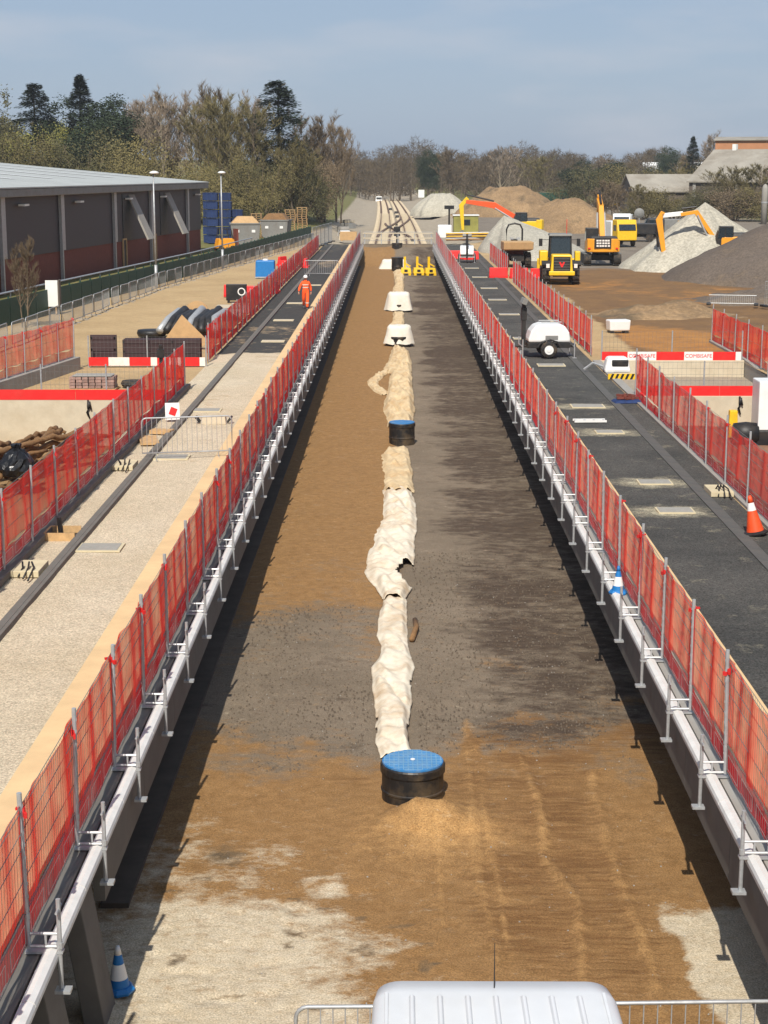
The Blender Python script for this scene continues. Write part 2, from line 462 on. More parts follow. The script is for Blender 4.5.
def tb_light(X, Y):
    t = 0*X
    for pts, w, h in RUTS: t = t+.42*line(X, Y, pts, w)*(.35+fbm(X, Y, .5, 1.3, 3, 77))
    mx = (X-.5)/1.1; my = (Y-21.9)/1.0
    t = t+.62*np.exp(-(mx*mx+my*my))
    return np.clip(t, 0, 1)
def tb_damp(X, Y):
    n = fbm(X, Y, 2.6, 1.1, octv=5, seed=21)
    far = sstep(.8, 2.4, X+2.2*(n-.5))*sstep(23.5, 27, Y)*(.3+.8*n)
    bands = sstep(.50, .66, fbm(X, Y, 3.0, 4.5, 4, 31))*sstep(62, 85, Y)*sstep(.7, 1.6, X)*.8
    near = sstep(.3, 1.5, X+.8*(n-.5))*sstep(3.9, 2.6, X+.8*(n-.5))*sstep(14, 19.5, Y)*sstep(28, 25, Y)*(.2+.56*fbm(X, Y, 1.3, .5, 4, 41))
    lf = .35*sstep(.58, .75, fbm(X, Y, 1.1, .8, 4, 51))*sstep(40, 26, Y)*sstep(.2, -.4, X)
    return np.clip(far+bands+near+lf, 0, 1)
def tb_pale(X, Y):
    n = fbm(X, Y, 1.2, .8, octv=5, seed=61)-.5
    edge = 20.1+.3*np.cos(X*1.4)-4.6*np.clip(X+1.15, 0, 5)+2.2*np.exp(-((X+.75)/.45)**2)
    f_ = (20.4-Y)*.36-.85*np.clip(X+1.5, 0, 9)+1.7*n+.9*(fbm(X, Y, .45, .35, 4, 63)-.5)+.55*np.exp(-((X+.6)/.5)**2-((Y-20.1)/.35)**2)
    a = sstep(-.85, .85, f_)*.92
    b = sstep(3.3, 3.5, X+.5*n+.05*(Y-18))*sstep(20.0, 19.2, Y+1.2*n)
    c = .3*sstep(.66, .85, fbm(X, Y, .9, 1.2, 4, 71))*sstep(27, 21, Y)*sstep(.2, -.5, X)
    return np.clip(a+b+c, 0, 1)
def tb_z(X, Y):
    z = TB+.05*(fbm(X, Y, 2.5, octv=3, seed=81)-.5)+.03*(fbm(X, Y, .5, octv=4, seed=82)-.5)
    for pts, w, h in RUTS:
        l = line(X, Y, pts, w); z = z+h*1.3*l*(.35+1.2*fbm(X, Y, .1, 1.6, 3, 5))-h*.5*line(X, Y, pts, w*2.4)
    for pts, w, h in LINES: z = z+h*line(X, Y, pts, w)
    z = z+.05*np.exp(-((X-1.0)/.16)**2)*0
    # heap of sand against the nearest chamber
    d = np.hypot((X-.62-.25*(fbm(X, Y, .5, octv=2, seed=89)-.5))/.92, (Y-22.3)/.6)
    z = z+.33*np.clip(1-d, 0, 1)**1.05*(.35+1.1*fbm(X, Y, .32, octv=4, seed=91))
    z = z+.09*np.exp(-(np.hypot((X-.45)/1.3, (Y-22.4)/1.5))**2)
    # smoother, slightly crowned right hand bed ; left bed of graded sand sits a touch higher
    z = z+.05*sstep(.1, -.3, X)*sstep(33, 38, Y)
    # trampled prints on the pale ground at the near end
    z = z-.03*sstep(.62, .72, fbm(X, Y, .28, .22, 3, 95))*sstep(21.5, 19.5, Y)*sstep(1, 0, X)
    # spill of earth at the closed far end
    e = sstep(163, 172, Y+3*(fbm(X, Y, 2.0, octv=3, seed=99)-.5))
    z = z+e*(1.0+.75*fbm(X, Y, 2.0, octv=4, seed=98))
    return z
tb_mat = soil('trackbed_earth', (S(118, 105, 88), S(132, 118, 100)),
    [('damp', S(72, 60, 50), S(92, 78, 64), 2.2, .75, (1, 1.7, 1), .3),
     ('sand', S(138, 104, 64), S(154, 119, 77), 3.2, .55, (1, 1.2, 1), .3),
     ('streak', S(116, 84, 50), S(126, 92, 56), 1.5, .6, (1, 8, 1), .2),
     ('light', S(182, 140, 88), S(190, 150, 98), 5.0, .5, (1, 1, 1), .35),
     ('pale', S(206, 192, 166), S(192, 175, 146), 3.4, .6, (1, 1.4, 1), .3),
     ('stain', S(98, 84, 66), S(120, 98, 70), 4.0, .4, (1, 1.6, 1), .25)], speck=.3, sscale=45, bump=.8, bscale=36)
xs_tb = arange_grade((-4.4, -3.6, .2), (-3.6, 4.3, .07), (4.3, 5.1, .2))
ys_tb = arange_grade((6, 15, .5), (15, 30, .075), (30, 60, .2), (60, 110, .5), (110, 176, 1.0))
trackbed = struct(sheet('trackbed', xs_tb, ys_tb, tb_z, tb_mat,
    {'sand': tb_sand, 'damp': lambda X, Y: tb_damp(X, Y)*(1-.85*tb_sand(X, Y)), 'light': tb_light,
     'streak': lambda X, Y: np.clip(tb_damp(X, Y)*tb_sand(X, Y)*1.15, 0, 1), 'pale': tb_pale,
     'stain': lambda X, Y: .6*sstep(.66, .76, fbm(X, Y, .42, .25, 4, 171))*sstep(22, 20, Y)*sstep(1.2, .4, X)+.8*np.exp(-((X+2.35)/.3)**2-((Y-21.2)/.35)**2)}))
trackbed['label'] = 'long bed of brown sand and dark gravel between the two platforms'

struct(obj('trackbed_end_bank', MB().span(-4.5, 5.2, 175.6, 177.5, -2.4, -.25), tb_mat), 'earth bank closing the far end of the beds')
# ---------------------------------------------------------------- platforms
NEAR, FAR = 6.0, 170.0
left_gravel = soil('pale_gravel', (S(194, 178, 150), S(204, 189, 163)),
    [('asphalt', S(62, 62, 60), S(72, 71, 68), 1.2, .1, (1, 1, 1)), ('pale', S(214, 202, 178), S(204, 190, 164), .8, .3, (1, 1, 1)),
     ('damp', S(170, 148, 116), S(182, 160, 128), 1.6, .3, (1, 1, 1))], speck=.32, sscale=30, bump=.9, bscale=26)
asphalt = soil('asphalt', (S(70, 70, 67), S(92, 90, 85)),
    [('pale', S(184, 176, 150), S(150, 142, 120), 1.6, .6, (1, 1, 1), .3), ('damp', S(92, 90, 84), S(84, 82, 76), 1.1, .3, (1, 3, 1))], speck=.5, sscale=32, bump=1.0, bscale=30)

COVERS_L = [(-5.78, 31.6), (-5.75, 42.1), (-5.81, 50.7), (-5.3, 72.0), (-5.53, 82.4), (-5.57, 93.3), (-5.3, 108.4)]
COVERS_R = [(6.09, 35.3), (6.16, 38.65), (6.07, 46.4), (6.05, 51.7), (5.95, 63.0), (5.75, 73.4), (5.9, 86.0), (5.9, 96.0), (5.95, 105.7), (5.93, 117.0), (5.87, 128.0)]
def near_cover(X, Y, lst, wx, wy):
    t = 0*X
    for k, (cx_, cy_) in enumerate(lst):
        if cy_ > 60: continue
        t = t+np.exp(-(np.abs((X-cx_+.15)/wx)**3+np.abs((Y-cy_)/wy)**3))
    return np.clip(t, 0, 1)
ys_p = arange_grade((NEAR, 12, 1), (12, 60, .25), (60, 110, 1.0), (110, FAR, 2))
PL_IN, PR_IN = -4.64, 5.10
left_top = struct(sheet('left_platform_surface', arange_grade((-7.2, PL_IN-.004, .13)), ys_p,
    lambda X, Y: -.02+.02*(fbm(X, Y, .9, octv=4, seed=4)-.5)*2*sstep(66.5, 65.5, Y), left_gravel,
    {'asphalt': lambda X, Y: sstep(66.6, 67.4, Y+.8*(fbm(X, Y, 1.0, octv=3, seed=8)-.5)),
     'pale': lambda X, Y: .35*fbm(X, Y, 3, 5, 4, 12)+.5*near_cover(X, Y, COVERS_L, .6, .6),
     'damp': lambda X, Y: .62*fbm(X, Y, 2, 6, 4, 14)}), 'pale compacted stone on the left platform, black asphalt further along')
right_top = struct(sheet('right_platform_surface', arange_grade((PR_IN+.004, 7.66, .13)), ys_p,
    lambda X, Y: -.02+.012*(fbm(X, Y, .9, octv=4, seed=24)-.5), asphalt,
    {'pale': lambda X, Y: near_cover(X, Y, COVERS_R[:4], 1.0, .62)*.8+.12*fbm(X, Y, 1, 1, 3, 4)+.7*sstep(7.25, 7.35, X)*sstep(31.5, 30.5, Y),
     'damp': lambda X, Y: .6*fbm(X, Y, 1.4, 5, 4, 34)+.25*sstep(50, 75, Y)*0}), 'black asphalt on the right platform with pale patches')

def platform(name, label, nose, fence_x, tan, inner, side, kerb, wall_back):
    """side +1: track lies towards +X.  slabs, nosing, face panels, footing, void"""
    p = thing(name, label, 'platform edge')
    m = MB().span(min(tan), max(tan), NEAR, FAR, -.14, .012)
    obj('edge_strip', m, M['tan_slab'], p)
    lo, hi = sorted((tan[1], nose-side*.16))
    obj('ledge', MB().span(lo+.003, hi-.003, NEAR, FAR, -.3, -.075), M['concrete_dark' if side > 0 else 'concrete'], p)  # left ledge gets darker concrete, standing in for the fence's shade
    # nosing units, one rounded block each
    prof = [(-.145, -.25), (-.145, -.10), (-.12, -.035), (-.05, -.015), (.0, -.04), (.015, -.08), (.01, -.13), (-.02, -.17), (-.05, -.25)]
    seg = 2.44
    me = None
    y = NEAR+.2
    while y < FAR-1:
        if me is None:
            mb = MB().prism([(side*u, v) for u, v in prof], 0.008, seg-.008, 'Y')
            o = obj('nosing', mb, M['nosing'], p, (nose, y, 0)); me = o.data
        else:
            obj('nosing', me, None, p, (nose, y, 0))
        y += seg
    me = None
    y = 17.4 if side > 0 else NEAR
    while y < FAR-1:
        if me is None:
            mb = MB().box((0, 1.5, -.525), (.13, 2.985, .67))
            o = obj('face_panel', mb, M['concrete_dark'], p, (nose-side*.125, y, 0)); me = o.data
        else:
            obj('face_panel', me, None, p, (nose-side*.125, y, 0))
        y += 3.0
    # concrete footing along the foot of the wall and the wall behind the void
    a, b = sorted((nose-side*.42, nose-side*.02))
    if side > 0: obj('footing', MB().span(a-.1, b-.14, 19.5, FAR, TB-.3, TB+.07), M['footing'], p)
    a, b = sorted((wall_back, wall_back-side*.15))
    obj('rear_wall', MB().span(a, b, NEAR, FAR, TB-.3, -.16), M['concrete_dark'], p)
    # slab carrying the platform
    lo, hi = sorted((inner, nose-side*.3))
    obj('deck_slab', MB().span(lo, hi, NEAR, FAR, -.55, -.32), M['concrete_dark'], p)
    return p
pl = platform('platform_edge', 'concrete edge with white nosing and tan strip along the left, stony platform', -3.2, -3.47, (-4.64, -3.72), -7.2, 1, None, -4.35)
pr = platform('platform_edge', 'concrete edge with white nosing and tan strip along the right, asphalt platform', 3.82, 4.05, (5.10, 4.30), 7.6, -1, None, 5.0)

# drain kerbs set in both platforms
k = MB()
y = NEAR
kl = thing('drain_kerb', 'dark kerb line running along the pale stone of the left platform', 'kerb')
mk = None
while y < 168:
    if mk is None:
        mk = obj('kerb_unit', MB().box((0, .49, .0), (.24, .972, .13), top=(.86, 1)).box((0, .49, .066), (.06, .97, .012)), M['concrete_dark'], kl, (-6.30, y, 0)).data
    else: obj('kerb_unit', mk, None, kl, (-6.30, y, 0))
    y += .98 if y < 90 else .98
kr = thing('drain_kerb', 'grey flush kerb line running along the asphalt of the right platform', 'kerb')
mk = None; y = NEAR
while y < 168:
    if mk is None:
        mk = obj('kerb_unit', MB().box((0, .49, -.03), (.26, .972, .07)), M['kerb'], kr, (7.02, y, 0)).data
    else: obj('kerb_unit', mk, None, kr, (7.02, y, 0))
    y += .98

# ---------------------------------------------------------------- open ground either side
def track_x(Y):
    t = np.clip((Y-230)/330, 0, None)
    return .3-3.2*t**1.5-10*np.clip(t-1, 0, None)**1.5
HOLES = [(-13.5, -7.45, 28.0, 53.0), (8.0, 14.4, 28.0, 54.3), (8.0, 13.6, 54.3, 64.4)]
def hole(xc, yc):
    h = (xc > -7.2) & (xc < 7.66) & (yc < 176)
    for a, b, c, d in HOLES: h |= (xc > a) & (xc < b) & (yc > c) & (yc < d)
    return h
def ground_z(X, Y):
    z = -.05+.10*(fbm(X, Y, 6, octv=4, seed=101)-.5)
    right = sstep(8, 12, X)*sstep(66, 78, Y)*sstep(180, 150, Y)
    z = z+right*(.5*(fbm(X, Y, 9, octv=5, seed=103)-.5)-.1)
    far = sstep(172, 186, Y)
    d = X-track_x(Y)
    cut = sstep(10.5, 6.0, np.abs(d))
    z = z*(1-far)+far*(-1.0*cut+(1-cut)*(.1+.3*(fbm(X, Y, 14, octv=4, seed=107)-.5)))
    bank = far*sstep(-9, -24, d)*sstep(186, 240, Y)
    z = z+bank*3.4
    z = z+far*sstep(460, 900, Y)*10*(.5+fbm(X, Y, 120, octv=3, seed=5))
    return z
gmat = soil('site_ground', (S(182, 156, 116), S(168, 142, 104)),
    [('earth', S(128, 98, 64), S(112, 86, 60), .35, .35, (1, 1, 1)), ('ochre', S(172, 122, 66), S(152, 108, 62), .5, .3, (1, 1, 1)),
     ('grey', S(132, 122, 108), S(112, 102, 90), .3, .3, (1, 1, 1)), ('grass', S(96, 98, 54), S(118, 110, 66), .6, .35, (1, 1, 1)),
     ('formation', S(166, 154, 134), S(148, 136, 118), .5, .2, (1, 1, 1))], speck=.2, sscale=22, bump=.8, bscale=14)
def yard(X, Y): return sstep(9, 11, X)*sstep(64, 68, Y)
xs_g = arange_grade((-900, -120, 60), (-120, -40, 8), (-40, -13.5, 1.3), (-13.5, -7.45, 1.0), (-7.45, -7.2, .25), (-7.2, 7.66, 1.2), (7.66, 8.0, .34), (8.0, 13.6, .8), (13.6, 14.4, .4), (14.4, 46, 1.0), (46, 120, 8), (120, 900, 60))
ys_g = arange_grade((-150, 6, 26), (6, 28, 2), (28, 53, 1.4), (53, 54.3, .65), (54.3, 64.4, 1.0), (64.4, 176, .9), (176, 260, 2.5), (260, 640, 12), (640, 2600, 120))
ground = struct(sheet('ground', xs_g, ys_g, ground_z, gmat,
    {'earth': lambda X, Y: np.clip(yard(X, Y)*.95+.6*sstep(185, 200, Y)*(1-sstep(-9, -20, X-track_x(Y)))*fbm(X, Y, 12, octv=3, seed=9), 0, 1),
     'ochre': lambda X, Y: yard(X, Y)*(.9*np.exp(-((X-12)/4)**2-((Y-74)/6)**2)+.72*fbm(X, Y, 6, 10, 5, 44)),
     'grey': lambda X, Y: np.clip(.75*yard(X, Y)*sstep(118, 135, Y)+.5*yard(X, Y)*sstep(20, 28, X), 0, 1),
     'grass': lambda X, Y: np.clip(sstep(188, 215, Y)*sstep(-9.5, -16, X-track_x(Y))*.8+sstep(-19, -24, X+.1*(92-Y))*.7+sstep(45, 60, X)*.8+.75*sstep(330, 420, Y), 0, 1),
     'formation': lambda X, Y: sstep(174, 182, Y)*sstep(11, 8, np.abs(X-track_x(Y)))*.95}, skip=hole), 'bare earth and stone of the building site')

# excavated bays beside the platforms: floors and retaining walls
pit_soil = soil('pit_floor', (S(176, 148, 108), S(150, 120, 84)), [], speck=.25, bump=.8)
pit_red = soil('pit_floor_red', (S(150, 112, 88), S(120, 92, 74)), [], speck=.25, bump=.8)
slab_grey = soil('bay_gravel', (S(160, 148, 130), S(146, 134, 116)), [], speck=.2, bump=.6)
for (a, b, c, d), z, mt, nm in zip(HOLES, (-1.5, -1.0, -.66), (pit_soil, pit_red, slab_grey), ('left_bay_floor', 'right_bay_floor', 'middle_bay_floor')):
    struct(sheet(nm, np.linspace(a-.1, b+.1, 30), np.linspace(c-.1, d+.1, 60), lambda X, Y, z=z: z+.18*(fbm(X, Y, 1.6, octv=4, seed=int(-z*100))-.5), mt))
def bay_wall(label, x0, x1, y, z0, z1, th=.25):
    w = tag(obj('retaining_wall', MB().span(x0, x1, y, y+th, z0, z1), M['concrete_pale'], bevel=.012), label, 'wall')
    return w
bay_wall('long cream concrete wall under the red band at the back of the left pit', -13.5, -7.45, 53.0, -1.8, .0)
bay_wall('cream concrete wall under the plain red band behind the white cabinet', 8.0, 14.4, 54.05, -1.3, .0)
bay_wall('cream concrete wall under the lettered red and white band', 8.0, 13.6, 64.4, -1.0, .02)
tag(obj('retaining_wall', MB().span(-7.45, -7.22, 28, 53.0, -1.8, -.0).span(-7.43, -6.97, 22, 56.2, .0, .13), M['concrete_dark'], bevel=.01), 'grey concrete upstand carrying the near left red fence', 'wall')
tag(obj('retaining_wall', MB().span(7.7, 8.0, 28, 64.4, -1.2, .03), M['concrete'], bevel=.01), 'pale concrete upstand carrying the near right red fence', 'wall')
tag(obj('retaining_wall', MB().prism([(54.3, -1.1), (72, -1.1), (72, .05), (64.5, .05), (54.3, -.45)], 13.62, 13.9, 'X'), M['concrete'], bevel=.01), 'sloping grey concrete wall at the right end of the lettered band', 'wall')
tag(obj('retaining_wall', MB().span(-.2, .2, 0, 8.4, -.3, .42), M['concrete'], None, (-13.3, 53.6, 0), R(-9), bevel=.01), 'low grey concrete wall carrying the short red fence at far left', 'wall')

# leaning precast slabs under the near end of the left platform
for i, (yy, lab) in enumerate(((16.5, 'dark leaning concrete slab propped under the white nosing beside the blue cone'), (14.6, 'leaning concrete slab under the white nosing in the bottom left corner'))):
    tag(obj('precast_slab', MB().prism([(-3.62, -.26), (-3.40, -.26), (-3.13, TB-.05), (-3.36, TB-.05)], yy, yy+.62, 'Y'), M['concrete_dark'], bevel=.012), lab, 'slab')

# ---------------------------------------------------------------- red mesh fences
def net_mesh(L_, z0, z1, seed, fold=.018):
    r_ = random.Random(seed)
    nx, nz = int(L_/.022), 3              # fine zigzag for the weave, added so its facets catch the sun
    mb = MB(); vs_ = []; fs = []
    ph = [r_.uniform(0, 6) for _ in range(4)]; sg = r_.uniform(.01, .075)
    for j in range(nz+1):
        for i in range(nx+1):
            t = i/nx
            sag = sg*math.sin(PI*t)*(j/nz)+.35*sg*math.sin(3*PI*t+ph[3])*(j/nz)
            vs_.append((fold*(math.sin(9*t+ph[0])+.6*math.sin(21*t+ph[1]+j*.5))+.009*(i % 2), t*L_, z0+(z1-z0)*j/nz-sag+.008*math.sin(14*t+ph[2])))
    for j in range(nz):
        for i in range(nx):
            a = j*(nx+1)+i
            fs.append((a, a+1, a+nx+2, a+nx+1))
    return mb.add(vs_, fs)

def wires(L_, zs, vert, r=.0045):
    mb = MB()
    for z in zs: mb.tube((.02, 0, z), (.02, L_, z), r, 3, cap=False)
    if vert:
        n = int(L_/vert)
        for i in range(n+1): mb.tube((.026, i*L_/n, zs[0]), (.026, i*L_/n, zs[-1]), r*.42, 3, cap=False)
    return mb
SHARE = {}
def shared(key, fn):
    if key not in SHARE: SHARE[key] = fn()
    return SHARE[key]

def post_mesh(hp):
    mb = MB().tube((0, 0, -.02), (0, 0, hp), .025, 8)
    for i in range(int(hp/.13)): mb.box((.0245, 0, .12+i*.13), (.006, .016, .03), mi=0)
    mb.lathe([(.031, .28), (.031, .34)], 8)
    return mesh_of('post', mb, M['galv'])
def strap_mesh():
    mb = MB().lathe([(.03, -.035), (.033, 0), (.03, .035)], 8).box((-.04, .02, .01), (.06, .035, .025)).box((.035, -.035, -.03), (.03, .05, .05), rz=.5)
    return mesh_of('strap', mb, M['red_strap'])
def standard_mesh(side):
    mb = MB().tube((0, 0, -.42), (0, 0, .5), .023, 8)
    mb.box((side*.02, 0, -.43), (.15, .12, .03))
    mb.tube((0, -.11, .4), (0, .11, .4), .014, 6)
    mb.lathe([(.032, .0), (.032, .06)], 8)
    return mesh_of('edge_standard', mb, M['galv'])
def bracket_mesh(side, gap):
    mb = MB()
    for z in (.0, .13): mb.tube((0, 0, z), (side*gap, 0, z), .016, 6)
    mb.box((side*gap*.5, 0, -.05), (gap+.06, .09, .02)).box((side*gap*.55, 0, .065), (.02, .02, .13))
    return mesh_of('bracket', mb, M['galv'])

def red_fence(name, label, x, y0, y1, step, side, hp=1.55, hn=1.42, outrig=None, z=0.0, rz=0.0, first=0.0, group=None, foot=False, prints=True):
    """a run of mesh panels along +Y (turned by rz).  side = +1: wires face +X"""
    f = thing(name, label, 'fence', (x, y0, z), rz, group)
    n = int(round((y1-y0)/step))
    step = (y1-y0)/n
    L_ = step+.22
    for i in range(n+1):
        yy = i*step
        wy = y0+yy
        jit = rng.uniform(-.03, .03)
        obj('post', shared(('post', round(hp, 2)), lambda: post_mesh(hp)), None, f, (side*.03, yy, 0)).rotation_euler = (rng.uniform(-.022, .022), rng.uniform(-.02, .02), rng.uniform(0, 6) if not outrig else (0 if side > 0 else PI))
        if wy < 70 and rng.random() < .72: obj('strap', shared('strap', strap_mesh), None, f, (side*.03, yy, hn-.07+jit*3), rng.uniform(-.6, .6)+(0 if side > 0 else PI))
        if outrig:
            obj('edge_standard', shared(('std', side), lambda: standard_mesh(side)), None, f, (side*(.03+outrig), yy-.02, -.01))
            obj('bracket', shared(('brk', side), lambda: bracket_mesh(side, outrig)), None, f, (side*.03, yy, .0))
        elif foot:
            obj('foot', shared('foot', lambda: mesh_of('foot', MB().box((0, 0, .06), (.22, .5, .12), top=(.8, .9)), M['concrete'])), None, f, (0, yy, -.04))
        if i == n: break
        near = wy < 46
        var = rng.randrange(9)
        Lr = round(L_, 2)
        obj('netting', shared(('net', Lr, hn, var), lambda: mesh_of('netting', net_mesh(Lr, .34, hn, var), M['net'])), None, f, (0, yy-.1, 0)).scale = (side, 1, 1)
        obj('toe_netting', shared(('toe', Lr, var), lambda: mesh_of('toe_netting', net_mesh(Lr, .02, .345, var+9, .01), M['toe'])), None, f, (0, yy-.1, 0)).scale = (side, 1, 1)
        zs = [.03, .34, .37, .68, 1.0, 1.16, hn-.06, hn] if near else [.03, .35, .8, hn]
        obj('mesh_panel', shared(('wire', Lr, near, hn), lambda: mesh_of('mesh_panel', wires(Lr, zs, .1 if near else .3), M['galv_dark'])), None, f, (0, yy-.1, 0)).scale = (side, 1, 1)
        if near and prints:
            def pm():
                mb = MB()
                for q in range(3):
                    a = .25+q*.8
                    for (b0, b1, c0, c1) in ((0, .6, .26, .268), (0, .6, .08, .088), (0, .012, .08, .268), (.588, .6, .08, .268)):
                        mb.add([(.027, a+b0, c0), (.027, a+b1, c0), (.027, a+b1, c1), (.027, a+b0, c1)], [(0, 1, 2, 3)])
                return mesh_of('toe_print', mb, M['white_print'])
            obj('toe_print', shared(('print', Lr), pm), None, f, (0, yy-.1, 0)).scale = (side, 1, 1)
    return f
STEP = 2.45
fl = red_fence('mesh_fence', 'long red mesh fence on steel posts along the left platform edge', -3.5, 12.1, 12.1+STEP*63, STEP, 1, outrig=.30)
fr = red_fence('mesh_fence', 'long red mesh fence on steel posts along the right platform edge', 4.08, 11.9, 11.9+STEP*63, STEP, -1, outrig=.30)
red_fence('mesh_fence', 'red mesh fence on the grey upstand beside the pit, left side', -7.12, 22.0, 55.6, 2.4, 1, hp=1.5, z=.13)
red_fence('mesh_fence', 'red mesh fence at the back of the left platform, beside the dark asphalt', -7.25, 64.0, 158, 2.4, 1, hp=1.5)
red_fence('mesh_fence', 'red mesh fence on the pale upstand beside the orange cone, right side', 7.82, 26.0, 53.4, 2.5, -1, hp=1.6, z=.03)
red_fence('mesh_fence', 'dark red mesh fence behind the white lighting trailer, right side', 7.9, 66.5, 111.5, 2.25, -1, hp=1.6)
red_fence('mesh_fence', 'far dark red mesh fence between the tan dumper and the rear lighting trailer', 7.95, 118, 140, 2.25, -1, hp=1.6)
red_fence('mesh_fence', 'short red mesh fence on a low concrete wall at the far left', -13.3, 53.6, 61.8, 1.64, 1, hp=1.45, z=.42, rz=R(-9))
red_fence('mesh_fence', 'short red mesh fence above the sloping concrete wall at the far right', 13.76, 57, 72, 2.5, -1, hp=1.6, z=.0)

def cross_fence(label, x0, x1, y, z, bands, hn=1.3, prints=()):
    """galvanised mesh standing across the view with a red band at its foot"""
    f = thing('mesh_barrier', label, 'barrier', (x0, y, z))
    n = max(1, int(round((x1-x0)/2.3))); st = (x1-x0)/n
    for i in range(n+1):
        obj('post', shared(('post', 1.5), lambda: post_mesh(1.5)), None, f, (i*st, .04, -.35))
    mb = MB()
    for zz in (.3, .5, .7, .9, 1.1): mb.tube((0, .03, zz), (x1-x0, .03, zz), .004, 3, cap=False)
    k = 0.0
    while k < x1-x0: mb.tube((k, .03, .28), (k, .03, 1.12), .003, 3, cap=False); k += .15
    obj('mesh_panel', mb, M['galv_dark'], f, fix=False)
    for (a, b, m_) in bands:
        obj('toe_board', MB().span(a+.005, b-.005, -.01, .01, .0, .33), M[m_], f)
    return f
cross_fence('grey mesh barrier with plain red band on top of the cream wall, left', -13.5, -7.2, 53.0, .0, [(0, 3.2, 'red'), (3.2, 6.2, 'red')])
cb2 = cross_fence('grey mesh barrier with plain red band behind the white cabinet, right', 8.05, 14.3, 54.1, .0, [(0, 2.6, 'red'), (2.6, 4.4, 'red'), (4.4, 6.2, 'red')])
cb3 = cross_fence('grey mesh barrier with red lettering on white panels, right', 8.05, 13.5, 64.42, .02,
    [(0, 1.0, 'red'), (1.0, 2.12, 'white'), (2.12, 3.2, 'red'), (3.2, 4.32, 'white'), (4.32, 5.2, 'red'), (5.2, 5.42, 'white')])
cb4 = cross_fence('grey mesh barrier with alternate red and pale boards before brown crates, left', -11.6, -7.15, 62.5, .0,
    [(0, .75, 'red'), (.75, 1.55, 'white_print'), (1.55, 2.35, 'red'), (2.35, 2.6, 'white_print'), (2.6, 3.05, 'red'), (3.05, 3.55, 'white_print'), (3.55, 4.2, 'red'), (4.2, 4.42, 'white_print')], 1.2)
def text_mesh(s, size, mt):
    cu = bpy.data.curves.new('lettering', 'FONT'); cu.body = s; cu.size = size; cu.extrude = .003; cu.align_x = 'CENTER'; cu.align_y = 'CENTER'
    to = bpy.data.objects.new('lettering_tmp', cu); COL.objects.link(to)
    bpy.context.view_layer.update()
    me = bpy.data.meshes.new_from_object(to.evaluated_get(bpy.context.evaluated_depsgraph_get()))
    bpy.data.objects.remove(to)
    me.materials.clear(); me.materials.append(mt)
    return me
tm = text_mesh('COMBISAFE', .2, M['red'])
for xx in (1.56, 3.76):
    o = obj('lettering', tm, None, cb3, (xx, -.016, .165)); o.rotation_euler = (PI/2, 0, 0)
# loose straps and hoses hung on walls
for x, y, z, lab in ((-9.9, 52.96, -.1, 'dark rag hanging down the cream wall of the left pit'), (11.3, 54.0, -.1, 'dark rag hanging down the cream wall near the white cabinet')):
    tag(obj('rag', MB().path([(x, y, z+.1), (x+.03, y-.03, z-.1), (x-.03, y-.03, z-.3), (x+.05, y-.02, z-.5)], .05, 5, radii=[.03, .07, .045, .02]).path([(x+.05, y, z+.05), (x+.1, y-.03, z-.2)], .03, 5), M['black'], smooth=True), lab, 'rag')
hp = [(9.1+.0+i*.3, 57.2+.5*math.sin(i*.8)+i*.05, -.52+.04*math.sin(i)) for i in range(16)]
tag(obj('hose', MB().path(hp, .06, 6), M['black'], smooth=True), 'black hose lying on gravel between the two red bands, right', 'hose')

# ---------------------------------------------------------------- steel pedestrian barriers
def rounded_frame(w, h, r=.12, base=.18):
    pts = []
    for (cx_, cz, a0) in ((r, h-r, PI), (w-r, h-r, PI/2)):
        for k in range(5):
            a = a0-k*PI/8
            pts.append((cx_+r*math.cos(a), 0, cz+r*math.sin(a)))
    pts.append((w, 0, base)); pts.append((0, 0, base))
    return pts
def ped_barrier(name, label, loc, rz, bars=True, w=2.2, h=1.08, group=None):
    b = thing(name, label, 'barrier', loc, rz, group)
    obj('frame', MB().path(rounded_frame(w, h), .021, 6, closed=True), M['galv'], b, smooth=True)
    for x in (.35, w-.35):
        obj('foot', MB().tube((x, -.3, .02), (x, .3, .02), .016, 5).tube((x, 0, .02), (x, 0, .2), .016, 5), M['galv'], b)
    n = 18
    if bars:
        bm_ = shared('bar', lambda: mesh_of('bar', MB().tube((0, 0, .18), (0, 0, h), .007, 5, cap=False), M['galv']))
        for i in range(1, n): obj('bar', bm_, None, b, (w*i/n, 0, 0))
    else:
        mb = MB()
        for i in range(1, n): mb.tube((w*i/n, 0, .18), (w*i/n, 0, h), .008, 3, cap=False)
        obj('infill', mb, M['galv'], b)
    return b
ped_barrier('pedestrian_barrier', 'steel pedestrian barrier standing across the stony left platform', (-6.45, 41.7, -.02), R(12), w=2.3)
ped_barrier('pedestrian_barrier', 'steel pedestrian barrier beside the white van roof, to its left', (-.97, 14.98, TB), R(1), w=2.2)
ped_barrier('pedestrian_barrier', 'steel pedestrian barrier beside the white van roof, to its right', (1.5, 15.05, TB), R(2), w=2.5)
